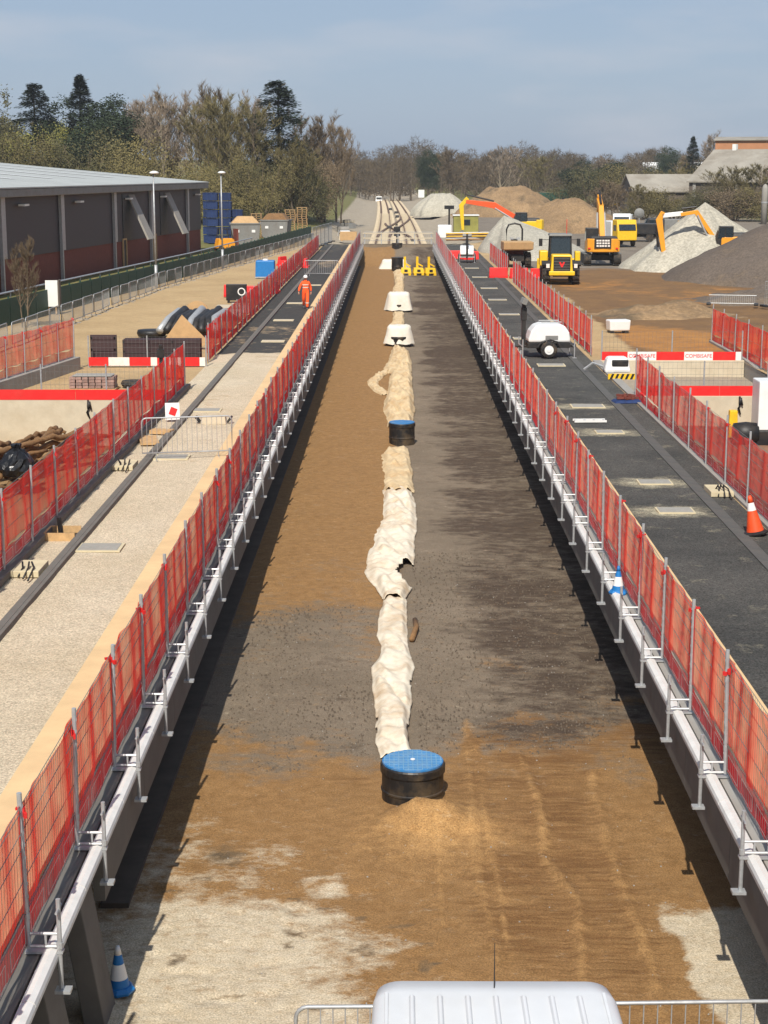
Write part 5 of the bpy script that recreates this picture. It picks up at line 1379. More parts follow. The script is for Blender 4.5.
# the dipper of the small excavator reaches down in front of the cone
ex2 = [o for o in bpy.data.objects if o.get('label', '').startswith('small amber')][0]
[bpy.data.objects.remove(c, do_unlink=True) for c in list(ex2.children) if c.name.startswith('arm')]
obj('link_beam', beam(MB(), [(4.2, 3.95), (6.1, 3.75)], [.2, .2], .36, -.15), M['white'], ex2, bevel=.03)
obj('arm', beam(MB(), [(6.0, 4.1), (6.35, 3.4), (5.75, -.1)], [.2, .3, .18], .36, -.15), M['amber'], ex2, bevel=.03)
obj('arm_ram', MB().tube((6.6, -.15, 2.9), (6.35, -.15, .9), .12, 8), M['black'], ex2)
obj('bucket', MB().prism([(5.6, .0), (6.1, -.1), (6.0, -.7), (5.5, -.95), (5.35, -.6)], -.55, .3, 'Y'), M['galv_dark'], ex2, bevel=.03)

def wheel(parent, x, y, z, r, w, rim='yellow'):
    o = obj('wheel', MB().lathe([(r*.5, -w/2), (r*.9, -w/2), (r, -w*.3), (r, w*.3), (r*.9, w/2), (r*.5, w/2)], 24, axis='Y'), M['rubber'], parent, (x, y, z), smooth=False)
    mb = MB()
    for k in range(16):
        a = 2*PI*k/16; mb.box((r*math.cos(a), 0, r*math.sin(a)), (.09, w*.9, .06), ry=-a+PI/2)
    obj('tread', mb, M['rubber'], o)
    obj('rim', MB().lathe([(r*.1, -w*.45), (r*.5, -w*.42), (r*.5, w*.42), (r*.1, w*.45)], 16, axis='Y'), M[rim], o)
    return o
ld = thing('wheel_loader', 'yellow wheel loader seen from behind on the brown yard', 'wheel loader', (11.15, 113.5, -.2), R(88))
for x in (-1.3, 1.5):
    for y in (-.98, .98): wheel(ld, x, y, .72, .72, .5)
obj('frame', MB().box((0, 0, .8), (4.0, 1.1, .5)), M['black'], ld, bevel=.04)
obj('hood', MB().box((-1.75, 0, 1.45), (1.7, 1.5, 1.15), top=(.92, .86)), M['yellow'], ld, bevel=.08)
gr = obj('grille', MB().box((-2.62, 0, 1.42), (.05, 1.12, .95)), M['black'], ld)
obj('emblem', MB().prism([(-.2, 1.55), (-.08, 1.55), (0, 1.38), (.08, 1.55), (.2, 1.55), (.04, 1.22), (-.04, 1.22)], -2.665, -2.65, 'X'), M['red'], gr)
for k in range(5): obj('slat', MB().box((-2.65, 0, 1.05+.18*k), (.02, 1.05, .02)), M['skip'], gr)
obj('bumper', MB().box((-2.7, 0, .82), (.35, 1.7, .28)), M['yellow'], ld, bevel=.05)
cb_ = obj('cab', MB().box((-.2, 0, 2.45), (1.5, 1.42, 1.5), top=(.88, .94)), M['glass'], ld)
for sx in (-1, 1):
    for sy in (-1, 1): obj('pillar', MB().tube((-.2+sx*.75, sy*.72, 1.7), (-.2+sx*.66, sy*.67, 3.2), .05, 6), M['black'], cb_)
obj('cab_roof', MB().box((-.2, 0, 3.27), (1.7, 1.6, .16), top=(.94, .94)), M['skip'], cb_, bevel=.04)
obj('seat_back', MB().box((-.5, 0, 2.2), (.15, .5, .7)), M['black'], cb_)
for sy in (-1, 1):
    obj('fender', MB().prism([(-2.15, 1.35), (-1.9, 1.6), (-.6, 1.6), (-.35, 1.3), (-.5, 1.25), (-.7, 1.48), (-1.85, 1.48), (-2.05, 1.25)], sy*1.0-.3, sy*1.0+.3, 'Y'), M['black'], ld)
    obj('rear_lamp', MB().box((-2.5, sy*.92, 1.3), (.1, .22, .26)), M['white_print'], ld)
    m_ = obj('mirror_arm', MB().tube((.3, sy*.7, 2.9), (.35, sy*1.25, 2.9), .02, 5), M['black'], ld); obj('mirror', MB().box((.35, sy*1.28, 2.72), (.06, .24, .5)), M['black'], m_)
    obj('lift_arm', beam(MB(), [(.9, 1.9), (2.2, 1.7), (3.3, .8)], [.15, .2, .15], .2, sy*.55), M['yellow'], ld)
obj('bucket', MB().prism([(3.2, .3), (3.2, 1.4), (3.4, 1.5), (4.3, .4), (4.4, .25)], -1.35, 1.35, 'Y'), M['yellow'], ld)
obj('fuel_tank', MB().box((-.9, 1.15, 1.75), (1.2, .55, 1.0)), M['yellow'], ld, bevel=.08)
obj('step_box', MB().box((-.9, -1.12, 1.75), (.9, .35, .9)), M['yellow'], ld, bevel=.06)
obj('beacon', MB().tube((-.6, -.4, 3.3), (-.6, -.4, 4.3), .02, 5), M['red'], ld)

dp = thing('site_dumper', 'tan site dumper with a black roll bar beyond the right fence', 'dumper', (9.4, 131, -.1), R(-88))
for x in (-1.1, 1.1):
    for y in (-.85, .85): wheel(dp, x, y, .6, .6, .45, 'ply')
obj('chassis', MB().box((0, 0, .75), (3.6, 1.0, .4)), M['black'], dp)
obj('skip_body', MB().prism([(.2, 1.25), (2.3, 1.45), (2.45, 2.05), (-.1, 2.05), (-.1, 1.5)], -1.15, 1.15, 'Y'), M['tan_skip'] if 'tan_skip' in M else M['ply'], dp, bevel=.05)
obj('rear_body', MB().box((-1.2, 0, 1.3), (1.4, 1.4, .8), top=(.9, .9)), M['brick'], dp, bevel=.06)
obj('roll_bar', MB().path([(-.9, -.62, 1.5), (-.9, -.62, 2.9), (-.9, -.45, 3.25), (-.9, 0, 3.35), (-.9, .45, 3.25), (-.9, .62, 2.9), (-.9, .62, 1.5)], .07, 8), M['black'], dp)
obj('seat', MB().box((-1.0, 0, 1.9), (.5, .5, .5)), M['black'], dp, bevel=.04)
obj('lamps', MB().box((-.5, -.25, 2.2), (.15, .25, .15)).box((-.5, .25, 2.2), (.15, .25, .15)), M['galv'], dp)

def truck(label, name, loc, rz, cab, body, L_=6.0, h=2.4, cat='truck'):
    t = thing(name, label, cat, loc, rz)
    obj('cab', MB().prism([(L_/2-1.8, .6), (L_/2, .6), (L_/2, 1.5), (L_/2-.35, h), (L_/2-1.8, h)], -1.0, 1.0, 'Y'), M[cab], t, bevel=.08)
    obj('windscreen', MB().box((L_/2-.12, 0, 1.85), (.2, 1.7, .6), ry=-.35), M['glass'], t)
    for sy in (-1, 1): obj('side_window', MB().box((L_/2-.95, sy*1.005, 1.8), (.9, .02, .55)), M['glass'], t)
    obj('load_body', MB().box((-1.0, 0, .75+h*.32), (L_-2.1, 2.1, h*.62)), M[body], t, bevel=.05)
    obj('chassis', MB().box((0, 0, .6), (L_-.4, 1.0, .25)), M['black'], t)
    for x in (-L_/2+1.1, L_/2-1.0):
        for sy in (-1, 1): obj('wheel', MB().lathe([(.2, -.13), (.44, -.13), (.44, .13), (.2, .13)], 16, axis='Y', c=(x, sy*.9, .44)), M['rubber'], t)
    return t
truck('white and yellow truck behind the large excavator', 'site_truck', (22.3, 168, 0), R(-80), 'chev', 'white', 6, 2.6)
truck('white truck further behind the white and yellow truck', 'site_truck', (26.5, 196, 0), R(-100), 'white', 'white', 6, 2.5)
truck('black pickup parked left of the gravel cone', 'pickup', (25.6, 178, 0), R(170), 'black', 'black', 5, 1.8, 'pickup')
truck('dark flatbed parked behind the gravel cone', 'site_truck', (30.5, 185, 0), R(175), 'black', 'skip', 6, 2.2)
truck('green lorry among the trees far right of the tracks', 'lorry', (30.5, 330, .2), R(-8), 'green', 'green', 7, 3.6, 'lorry')
truck('dark lorry beside the green lorry, far away', 'lorry', (22.5, 335, .2), R(5), 'black', 'black', 8, 3.4, 'lorry')
truck('tiny yellow van parked far right of the lorries', 'van', (41.5, 330, .0), R(5), 'chev', 'chev', 4.6, 2.0, 'van')
truck('tiny white van parked below the grey barn', 'van', (45, 300, 3.2), R(8), 'white', 'white', 5.5, 2.4, 'van')
truck('tiny red van on the bank far right of the yellow van', 'van', (50, 325, 2.6), R(12), 'orange', 'white_print', 5.0, 2.2, 'van')
for i, (x, y, a, nm, mm) in enumerate(((28.6, 160, .3, 'blue sheeted load left of the gravel cone', 'blue_dark'), (25.0, 156, .1, 'low blue tarpaulin heap by the gravel cone', 'blue_dark'))):
    t = thing('tarpaulin_load', nm, 'load', (x, y, 0), a)
    obj('sheet', MB().box((0, 0, .5), (2.4, 1.6, 1.0), top=(.7, .6)), M[mm], t, bevel=.15); obj('pallet', MB().box((0, 0, .06), (2.5, 1.7, .12)), M['timber'], t)
for i, (x, y) in enumerate(((32.5, 165), (35, 172), (31, 176))):
    t = thing('trailer', 'dark trailer with frame right of the trucks, %s from the left' % ORD[(1, 2, 0)[i]], 'trailer', (x, y, 0), .3*i, 'trailers behind the gravel cone')
    obj('bed', MB().box((0, 0, .8), (4, 2, .3)), M['black'], t); obj('frame', MB().path([(-1.9, 0, .9), (-1.9, 0, 2.2), (-.6, 0, 2.2), (-.6, 0, .9)], .08, 5), M['timber'], t)
    for sx in (-1, 1): obj('wheel', MB().lathe([(.2, -.12), (.42, -.12), (.42, .12), (.2, .12)], 14, axis='Y', c=(sx, -.9, .42)), M['rubber'], t)
# white mast unit and pale boxes right of the tracks' start
t = thing('light_mast', 'white unit with black mast standing by the far end of the right platform', 'lighting tower', (5.6, 190, -.4))
obj('tank', MB().box((0, 0, 1.0), (1.6, 1.4, 1.5)), M['white'], t, bevel=.15); obj('mast', MB().tube((.5, 0, 1.0), (.5, 0, 3.8), .1, 8), M['black'], t); obj('head', MB().box((.5, 0, 3.7), (1.1, .4, .4)), M['black'], t)
t = thing('site_cabin', 'pale green cabin beside the white mast unit', 'cabin', (8.6, 205, -.3))
obj('walls', MB().box((0, 0, 1.2), (3.0, 2.2, 2.2)), M['leaf_spring'], t, bevel=.05); obj('roof', MB().box((0, 0, 2.36), (3.2, 2.4, .12)), M['white'], t); obj('window', MB().box((0, -1.11, 1.5), (1.0, .03, .7)), M['glass'], t)
t = thing('timber_stack', 'rusty and yellow scaffold stack by the end of the right platform', 'scaffold stack', (7.6, 178, 0))
for q in range(12): obj('tube', MB().tube((-2.2, rng.uniform(-.7, .7), .1+.07*q), (2.4, rng.uniform(-.7, .7), .15+.07*q), .06, 6), M[('rail', 'timber', 'chev', 'galv')[q % 4]], t)

# tall steel mesh panels at the right edge of the yard and end of the left platform
def mesh_panel(label, loc, rz, w=3.4, h=2.0):
    t = thing('site_fence_panel', label, 'fence panel', loc, rz)
    obj('frame', MB().path([(0, 0, .1), (0, 0, h), (w, 0, h), (w, 0, .1)], .022, 6, closed=True), M['galv'], t)
    mb = MB()
    for k in range(1, 24): mb.tube((w*k/24, 0, .1), (w*k/24, 0, h), .006, 3, cap=False)
    for k in range(1, 6): mb.tube((0, 0, .1+(h-.1)*k/6), (w, 0, .1+(h-.1)*k/6), .006, 3, cap=False)
    obj('infill', mb, M['galv'], t, fix=False)
    for x in (0, w): obj('foot', MB().box((x, 0, .06), (.24, .7, .12)), M['black'], t, bevel=.02)
mesh_panel('upright steel mesh panel at the right edge before the dark soil heap', (20.4, 92, -.1), R(15), 2.6, 1.4)
mesh_panel('steel mesh panel fallen beside the dark soil heap, right edge', (17.6, 93.5, -.1), R(-12), 2.6, .55)
for i in range(5): mesh_panel('tall steel mesh panel at the far end of the left platform, %s from the camera' % ORD[i], (-7.9+.25*i, 160+3.4*i, 0), R(86), 3.3, 2.0)

# ---------------------------------------------------------------- far buildings on the right
def gable(name, label, loc, rz, L_, W_, h, rise, wall_m, roof_m, cat='building'):
    """L_ along local X, ridge along X"""
    t = thing(name, label, cat, loc, rz)
    obj('wall', MB().prism([(-W_/2, 0), (W_/2, 0), (W_/2, h), (0, h+rise), (-W_/2, h)], -L_/2, L_/2, 'X'), M[wall_m], t)
    sl = rise/(W_/2)
    for s_ in (-1, 1):
        obj('roof', MB().add([(-L_/2-.3, s_*(W_/2+.5), h-.5*sl+.05), (L_/2+.3, s_*(W_/2+.5), h-.5*sl+.05), (L_/2+.3, 0, h+rise+.05), (-L_/2-.3, 0, h+rise+.05),
            (-L_/2-.3, s_*(W_/2+.5), h-.5*sl+.25), (L_/2+.3, s_*(W_/2+.5), h-.5*sl+.25), (L_/2+.3, 0, h+rise+.25), (-L_/2-.3, 0, h+rise+.25)],
            [(0, 1, 2, 3), (7, 6, 5, 4), (0, 4, 5, 1), (1, 5, 6, 2), (2, 6, 7, 3), (3, 7, 4, 0)]), M[roof_m], t)
    return t
gb = gable('old_shed', 'long old shed with pale lichen-covered roof at the right edge', (70.8, 276.7, 0), R(-35), 40, 20, 5.7, 5.0, 'far_wall', 'far_roof')
obj('chimney', MB().box((-16.5, 0, 11.2), (.7, .7, 1.2)), M['white'], gb)
for k in range(6): obj('wall_panel', MB().box((-19+k*7.4, -10.1, 3.0), (.5, .15, 5.6)), M['concrete'], gb)
b2 = gable('brick_block', 'orange brick block rising behind the old shed, right edge', (78.8, 335, 0), R(-14), 30, 14, 13.2, .6, 'far_brick', 'far_roof')
for k in range(5): obj('window', MB().box((-11+k*5.2, -7.05, 10.5), (1.8, .12, 1.4)), M['glass'], b2)
b3 = gable('grey_barn', 'low barn with grey hipped roof below the old shed', (46.5, 292, .4), R(4), 13, 11, 3.6, 2.6, 'far_wall', 'far_roof')
obj('door', MB().box((-2, -5.55, 1.5), (3, .1, 3.0)), M['black'], b3)
b4 = gable('white_house', 'pale roofed house half hidden by trees on the right horizon', (88, 520, 2), R(10), 26, 10, 5.5, 2.4, 'white_print', 'white')
for k in range(5): obj('window', MB().box((-9+k*4.4, -5.1, 3.6), (1.5, .1, 1.6)), M['glass'], b4)
t = thing('fuel_silo', 'pale standing silo by the old shed at the right edge', 'silo', (50.8, 232, 0))
obj('drum', MB().lathe([(.42, 0), (.42, 4.9), (.3, 5.4), (.05, 5.6)], 18), M['concrete'], t, smooth=True); obj('band', MB().lathe([(.45, 3.0), (.45, 3.2)], 18), M['galv'], t)
gable('pale_house', 'pale house corner at the far left edge beside the trees', (-61, 245, 3), R(20), 7, 6, 5, 2, 'white_print', 'far_roof')
t = thing('satellite_dish', 'round grey dish on a pole above the trucks', 'dish', (29.0, 200, 0))
obj('dish', MB().lathe([(.05, 0), (.35, .06), (.6, .2)], 20, axis='Y', c=(0, -.2, 2.4)), M['skip'], t); obj('pole', MB().tube((0, .1, 0), (0, 0, 2.4), .07, 6), M['galv'], t)

# ---------------------------------------------------------------- trees
def rand_dir(r_, up=.3):
    a = r_.uniform(0, 2*PI); z = r_.uniform(-.4, 1)*(1-up)+up
    k = math.sqrt(max(0, 1-min(1, z)**2)); return Vector((k*math.cos(a), k*math.sin(a), z)).normalized()
def bare_tree(seed, h=14.0, wide=.26, prim=30, sec=5, tw_n=9, tl=1.0, mtrunk='bark', mtwig='twig', stems=1, low=.1):
    """returns meshes (trunk+limbs, twigs) of a leafless tree: upright stems, rising branches, fine twigs"""
    r_ = random.Random(seed)
    tr, tw = MB(), MB()
    def twig(p, d, ln):
        nd = (d*.75+rand_dir(r_, .35)*.8).normalized()
        side = nd.cross(Vector((r_.uniform(-1, 1), r_.uniform(-1, 1), r_.uniform(-1, 1)))).normalized()*r_.uniform(.015, .032)
        e = p+nd*ln; m_ = p+nd*ln*.5
        b = len(tw.v); tw.v += [tuple(p-side), tuple(p+side), tuple(m_+side), tuple(e)]; tw.f.append((b, b+1, b+2, b+3)); tw.m.append(0)
    for st in range(stems):
        a0 = r_.uniform(0, 6.3); off = .9*(stems > 1)
        p = Vector((off*math.cos(a0), off*math.sin(a0), -.3)); hh = h*r_.uniform(.82, 1.0)
        lean = Vector((math.cos(a0), math.sin(a0), 0))*(.09 if stems > 1 else .02)
        pts = [p.copy()]; n = 9
        for k in range(n):
            p = p+Vector((r_.uniform(-.09, .09), r_.uniform(-.09, .09), 1))*(hh/n)+lean*(hh/n); pts.append(p.copy())
        rad = h*.0125
        for k in range(n): tr.tube(pts[k], pts[k+1], rad*(1-.92*k/n), 6, r2=rad*(1-.92*(k+1)/n), cap=False)
        for _ in range(prim//stems):
            t = low+(1-low)*r_.random()**.85
            f = t*n; k = min(n-1, int(f)); base = pts[k].lerp(pts[k+1], f-k)
            ln = h*wide*(1.15-.75*t)*r_.uniform(.6, 1.25)*(.65+.7*min(1, t/.35))
            a = r_.uniform(0, 6.3); d = Vector((math.cos(a), math.sin(a), r_.uniform(.75, 1.9))).normalized()
            q = base; rr = rad*(1-.9*t)*.5+.012
            for s_ in range(4):
                q2 = q+d*(ln/4); tr.tube(q, q2, rr*(1-.22*s_), 4, r2=rr*(1-.22*(s_+1)), cap=False)
                d = (d+Vector((r_.uniform(-.18, .18), r_.uniform(-.18, .18), r_.uniform(0, .22)))).normalized()
                for _k in range(2): twig(q2, d, r_.uniform(.3, .9)*tl)
                if s_ > 0:
                    for _s in range(max(1, sec//3+(r_.random() < .5))):
                        d2 = (d+rand_dir(r_, .3)*.75).normalized(); l2 = ln*r_.uniform(.22, .5)
                        e2 = q2+d2*l2; tr.tube(q2, e2, rr*.42, 3, r2=.008, cap=False)
                        for _t in range(tw_n): twig(q2.lerp(e2, r_.uniform(.15, 1)), d2, r_.uniform(.3, 1.0)*tl)
                q = q2
            for _t in range(5): twig(q, d, r_.uniform(.4, 1.0)*tl)
    return mesh_of('trunk', tr, M[mtrunk]), mesh_of('crown', tw, M[mtwig])
def leaf_cloud(blobs, n, size, mt, seed, core=None):
    """leaf faces spread through lobes (cx,cy,cz,rx,ry,rz)"""
    r_ = random.Random(seed); mb = MB()
    wts = [b[3]*b[4]*b[5] for b in blobs]; tot = sum(wts)
    for b, w in zip(blobs, wts):
        m_ = max(8, int(n*w/tot))
        cl = [(rand_dir(r_, -.2), r_.uniform(.55, 1.0)) for _ in range(max(6, m_//26))]
        for _ in range(m_):
            d, rad = r_.choice(cl)
            d2 = (d+Vector((r_.gauss(0, .2), r_.gauss(0, .2), r_.gauss(0, .2))))
            c = Vector((b[0]+d2.x*b[3]*rad, b[1]+d2.y*b[4]*rad, b[2]+d2.z*b[5]*rad))
            a = rand_dir(r_, 0); u = a.cross(Vector((.3, .2, 1))).normalized(); v = a.cross(u)
            s_ = size*r_.uniform(.5, 1.3)
            mb.add([c-u*s_*.5, c+v*s_*.32, c+u*s_*.55, c-v*s_*.3], [(0, 1, 2, 3)])
    return mesh_of('crown', mb, mt)
def simple_trunk(h, r, seed, mt='bark'):
    r_ = random.Random(seed); mb = MB(); p = Vector((0, 0, -.3)); n = 6
    for k in range(n):
        q = p+Vector((r_.uniform(-.1, .1), r_.uniform(-.1, .1), (h+.3)/n)); mb.tube(p, q, r*(1-.75*k/n), 7, r2=r*(1-.75*(k+1)/n), cap=False); p = q
        if k > 0:
            for _ in range(3):
                a = r_.uniform(0, 6.3); mb.tube(p, p+Vector((math.cos(a), math.sin(a), .5))*h*.16*(1.2-k/n), r*.3*(1-.6*k/n), 5, r2=.02, cap=False)
    return mesh_of('trunk', mb, M[mt])
def conifer(seed, h=16, w=3.2, n=5200, size=.5, mt='leaf_dark', blunt=.0):
    r_ = random.Random(seed); mb = MB()
    brs = []
    k = 0
    while k < 260:
        t_ = r_.random()**.8; z = h*(.12+.88*t_); rad = w*((1-t_)**(.75 if not blunt else .5)*(.75+.4*r_.random())+.05)
        brs.append((z, rad, r_.uniform(0, 6.3))); k += 1
    for _ in range(n):
        z, rad, a = r_.choice(brs); u_ = r_.random()**.6
        aa = a+r_.gauss(0, .16); rr = rad*u_
        c = Vector((rr*math.cos(aa), rr*math.sin(aa), z-.16*rr+.12*h/16*r_.gauss(0, 1.2)))
        d = Vector((math.cos(aa), math.sin(aa), r_.uniform(-.3, .3))).normalized(); sd = d.cross(Vector((r_.uniform(-.4, .4), r_.uniform(-.4, .4), 1))).normalized()
        s_ = size*r_.uniform(.5, 1.2)
        mb.add([c-d*s_*.5, c+sd*s_*.3, c+d*s_*.6, c-sd*s_*.3], [(0, 1, 2, 3)])
    return simple_trunk(h*.95, h*.02, seed), mesh_of('crown', mb, M[mt])
T = {}
for i in range(3): T['bare%d' % i] = bare_tree(100+i, 14, .27, 46, 6, 11, mtwig='twig_grey', mtrunk='bark_pale', stems=1+i % 2)
for i in range(3): T['brown%d' % i] = bare_tree(200+i, 14, .26, 66, 7, 12, mtwig='twig', stems=3, low=.06)
for i in range(3): T['olive%d' % i] = bare_tree(300+i, 14, .28, 70, 7, 13, mtwig='twig_olive', stems=3, low=.05)
def everg(seed, n=24000, mt='leaf_dark', size=.25):
    r_ = random.Random(seed)
    bl = [(r_.uniform(-2.2, 2.2), r_.uniform(-2.2, 2.2), r_.uniform(4.2, 10.5), r_.uniform(1.5, 2.6), r_.uniform(1.5, 2.6), r_.uniform(1.5, 2.4)) for _ in range(12)]+[(0, 0, 6.5, 2.6, 2.6, 4.2), (0, 0, 12, 1.6, 1.6, 1.6)]
    return simple_trunk(9, .3, seed), leaf_cloud(bl, n, size, M[mt], seed)
T['dark0'], T['dark1'] = everg(1), everg(2)
T['conifer'] = conifer(5, 16, 3.6, 13000, .36)
T['wide_conifer'] = conifer(6, 14, 4.6, 16000, .36, blunt=.5)
T['pine'] = everg(9, 9000, 'leaf_olive', .27)
def bush_(seed, mt, n=13000, size=.105):
    r_ = random.Random(seed)
    bl = [(r_.uniform(-2.4, 2.4), r_.uniform(-1.6, 1.6), r_.uniform(.8, 2.6), r_.uniform(.9, 1.6), r_.uniform(.9, 1.5), r_.uniform(.8, 1.4)) for _ in range(10)]
    tr = MB()
    for _ in range(14):
        a = r_.uniform(0, 6.3); tr.tube((0, 0, -.2), (math.cos(a)*r_.uniform(.5, 2.3), math.sin(a)*r_.uniform(.4, 1.6), r_.uniform(1.5, 3.2)), .05, 4, r2=.015, cap=False)
    return mesh_of('stems', tr, M['bark']), leaf_cloud(bl, n, size, M[mt], seed)
T['bush_olive'], T['bush_olive1'] = bush_(31, 'leaf_olive'), bush_(32, 'twig_olive')
T['bush_spring'] = bush_(33, 'leaf_spring')
T['bush_brown'] = bush_(34, 'twig')
def tree(kind, label, x, y, hscale, wscale=None, z=0.0, name=None, group=None, rz=None):
    tm_, cm = T[kind]
    t = thing(name or 'tree', label, 'bush' if 'bush' in kind else 'tree', (x, y, z), rng.uniform(0, 6.3) if rz is None else rz, group)
    ws = wscale or hscale
    t.scale = (ws, ws, hscale)
    obj(tm_.name.split('.')[0], tm_, None, t); obj('crown', cm, None, t)
    return t
def tpx(px, Y): return (px-395)/1656*Y*1.005
# left group, from the edge of the view to the track
L_TREES = [
 ('pine', 'round grey-green pine at the far left edge', 10, 262, 17.5/13, 1.1), 
 ('wide_conifer', 'dark broad evergreen left of the tall spire', 46, 252, 18.0/14, 1.25), 
 ('dark0', 'dark evergreen between the broad one and the spire', 72, 252, 15.2/13, 1.25),
 ('conifer', 'tallest dark conifer spire on the left', 90, 250, 18.9/16, 1.5),
 ('dark1', 'big round dark evergreen right of the spire', 111, 240, 14.6/13, 1.7),
 ('dark0', 'second round dark evergreen lower on the right of the spire', 126, 246, 15.2/13, 1.2),
 ('olive2', 'olive tree behind the round dark evergreen, left', 62, 262, .87*.95, 1.12),
 ('bush_spring', 'yellow-green bush under the dark evergreens at left', 26, 235, 3.0, 2.0),
 ('bush_spring', 'yellow-green bush below the conifer spire', 76, 240, 3.2, 1.3),
 ('bush_olive', 'olive bush behind the warehouse roof at far left', 8, 228, 3.0, 2.2),
 ('bush_olive1', 'olive thicket behind the warehouse roof below the yellow bush', 45, 226, 2.9, 2.4),
 ('bush_olive', 'olive thicket below the big round evergreen', 90, 224, 2.9, 2.3),
 ('bush_olive1', 'olive thicket above the far corner of the warehouse', 135, 222, 2.8, 2.3),
 ('bare0', 'pale leafless tree right of the dark evergreens', 150, 242, .87*16.6/14, 1.23),
 ('bare1', 'pale leafless tree with bright trunk behind the nearer lamp post', 168, 238, .87*17.6/14, 1.23),
 ('brown0', 'brown leafless tree behind the lamp posts', 184, 246, .87*17.4/14, 1.18),
 ('bare2', 'tall pale leafless tree behind the farther lamp post', 198, 240, .87*16.8/14, 1.12),
 ('olive0', 'olive tinged leafless tree above the blue crates', 216, 234, .87*16.6/14, 1.29),
 ('brown1', 'brown leafless tree right of the farther lamp post', 232, 242, .87*17.9/14, 1.23),
 ('olive1', 'olive tinged leafless tree above the grey skip', 246, 228, .87*15.8/14, 1.29),
 ('bare0', 'pale leafless tree close left of the ivy-dark conifer', 258, 246, .87*17.6/14, 1.12),
 ('wide_conifer', 'tall dark conifer near the track side of the left trees', 281, 230, 18.4/14, 1.35),
 ('olive2', 'olive tree covering the foot of the dark conifer', 272, 226, .87*11.5/14, 1.18),
 ('olive0', 'olive tree below right of the dark conifer', 298, 222, .87*12.2/14, 1.06),
 ('brown2', 'brown leafless tree right of the dark conifer', 312, 240, .87*16.0/14, 1.12),
 ('brown0', 'brown leafless tree second from the track', 326, 242, .87*15.9/14, 1.01),
 ('brown1', 'last brown leafless tree of the left group, nearest the track', 337, 250, .87*15.2/14, 0.84),
 ('bush_olive', 'olive bush at the foot of the trees above the skip', 236, 215, 2.0, 1.6),
 ('bush_olive1', 'olive bush at the foot of the trees above the pallets', 262, 212, 2.4, 1.7),
 ('bush_olive', 'olive bush under the last left trees', 300, 222, 2.3, 1.5),
 ('bush_brown', 'brown thicket under the last left trees near the track', 322, 236, 2.6, 1.3),
 ('bush_olive1', 'olive thicket behind the blue crates', 205, 205, 2.2, 1.6)]
for kind, lab, px_, Y, hs, ws in L_TREES:
    tree(kind, lab, tpx(px_, Y), Y, hs, ws, z=float(ground_z(np.array(tpx(px_, Y)), np.array(float(Y))))*.6, group='trees and bushes of the left group')
tree('brown1', 'bare scrubby bush by the barriers at the left edge', -17.6, 79, .27, .2)
# right side, from the horizon to the yard
R_TREES = [
 ('bare1', 'round grey leafless tree on the right horizon', 503, 430, 0.96, 1.3), ('brown1', 'brown leafless tree on the horizon left of the round grey one', 455, 420, 0.84, 1.3),
 ('brown2', 'brown leafless tree above the far tan heap', 478, 425, 0.71, 1.2), ('dark1', 'dark evergreen on the horizon above the far tan heap', 427, 430, .95, .9),
 ('olive1', 'olive tree on the horizon right of the round grey one', 535, 415, 0.71, 1.3), ('dark0', 'dark evergreen clump above the large excavator', 578, 380, .72, 1.5),
 ('dark1', 'dark evergreen clump left of the white house', 610, 372, .7, 1.5), ('bare2', 'thin leafless tree above the evergreen clump', 598, 380, 0.71, .9),
 ('dark0', 'dark evergreen clump in front of the white house', 645, 350, .6, 1.5), ('dark1', 'small dark round tree on the horizon beside the white house', 660, 470, 1.05, .9),
 ('bare0', 'large grey leafless tree left of the brick block', 702, 370, 1.05, 1.15), ('conifer', 'dark conifer beside the large grey leafless tree', 684, 372, .92, 1.0),
 ('brown0', 'grey-brown leafless tree left of the dark conifer, right horizon', 672, 380, 0.79, .9), ('olive0', 'olive tree between the barn and the old shed', 680, 300, 0.58, 1.0),
 ('olive1', 'olive brown tree in front of the old shed', 712, 268, 0.52, .9), ('olive2', 'olive brown tree in front of the old shed, far right', 745, 262, 0.53, .95),
 ('brown2', 'brown tree overhanging the old shed roof, right edge', 768, 272, 0.67, .8), ('bush_olive', 'olive bush below the grey barn', 640, 262, .95, 1.5),
 ('bush_olive1', 'olive bush right of the grey barn', 668, 255, 1.3, 1.8), ('bush_olive', 'olive bush before the old shed wall', 700, 250, 1.35, 1.9),
 ('bush_brown', 'brown bush before the old shed wall', 728, 246, 1.4, 1.9), ('bush_olive1', 'olive bush before the old shed at the right edge', 760, 244, 1.4, 1.9),
 ('brown0', 'brown leafless sapling clump behind the earth heap, right', 590, 262, 0.36, .6), ('brown1', 'brown leafless sapling clump above the large excavator', 603, 258, 0.39, .6),
 ('brown2', 'brown leafless sapling clump left of the grey barn', 617, 268, 0.36, .6), ('olive2', 'low leafless clump right of the large excavator boom', 632, 255, 0.34, .6),
 ('bush_olive', 'wide green bush below the dark evergreen clumps', 585, 330, 2.2, 2.6), ('bush_olive1', 'wide green bush below the white house', 625, 325, 2.4, 2.6)]
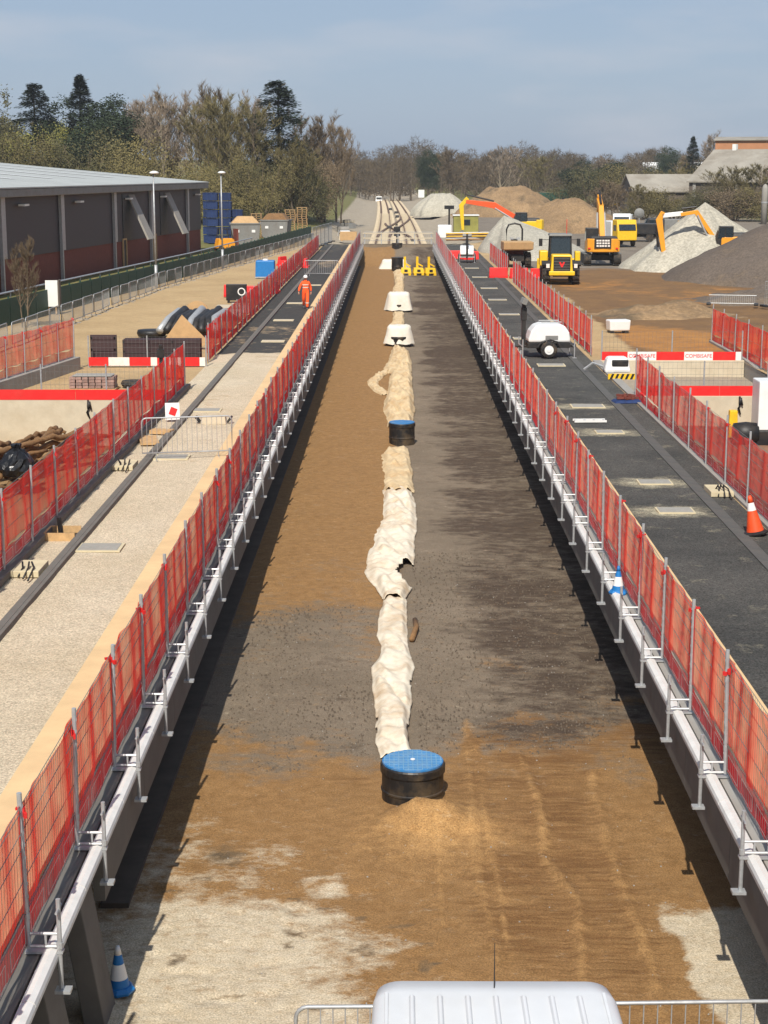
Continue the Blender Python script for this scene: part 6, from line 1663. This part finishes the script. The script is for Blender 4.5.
for kind, lab, px_, Y, hs, ws in R_TREES:
    tree(kind, lab, tpx(px_, Y), Y, hs, ws, z=0, group='trees and bushes of the right side')
# the far wood that closes the view: one mass of stems and twigs
r_ = random.Random(77); wood = MB(); wt = MB()
for q in range(460):
    px_ = r_.uniform(340, 800); Y = r_.uniform(470, 640); x = tpx(px_, Y); h_ = r_.uniform(7.5, 13)*(1.0+.15*math.sin(px_*.05))*(1.12 if px_ < 520 else .95)
    zb = float(ground_z(np.array(x), np.array(Y)))
    wt.tube((x, Y, zb), (x+r_.uniform(-.5, .5), Y, zb+h_*.75), .16, 4, r2=.05, cap=False)
    for _ in range(300):
        t_ = r_.random(); rr = 3.6*math.sqrt(r_.random())*(1-.55*t_**2)
        a = r_.uniform(0, 6.3); c = Vector((x+rr*math.cos(a), Y+rr*math.sin(a), zb+h_*(.12+.85*t_)))
        d = rand_dir(r_, .45); ln = r_.uniform(.8, 2.2); sd = d.cross(Vector((r_.uniform(-1, 1), r_.uniform(-1, 1), .2))).normalized()*r_.uniform(.04, .1)
        wood.add([c-sd, c+sd, c+d*ln], [(0, 1, 2)])
far_wood = tag(obj('far_wood', wood, M['twig_wood'], fix=False), 'hazy brown leafless wood closing the view along the horizon', 'wood', kind='stuff')
tag(obj('far_wood_stems', wt, M['bark'], fix=False), 'stems of the hazy brown wood along the horizon', 'wood', kind='stuff')

# ---------------------------------------------------------------- air
hz = obj('haze', MB().span(-700, 700, -160, 720, -6, 34), None)
hm = bpy.data.materials.new('haze_air'); hm.use_nodes = True
hm.node_tree.nodes.clear()
ho = hm.node_tree.nodes.new('ShaderNodeOutputMaterial'); hv = hm.node_tree.nodes.new('ShaderNodeVolumePrincipled')
hv.inputs['Color'].default_value = (.82, .88, .95, 1); hv.inputs['Density'].default_value = .00017
hv.inputs['Anisotropy'].default_value = .0
hm.node_tree.links.new(hv.outputs[0], ho.inputs['Volume'])
hz.data.materials.clear(); hz.data.materials.append(hm)
hz['kind'] = 'stuff'; hz['label'] = 'thin pale haze over the whole site'
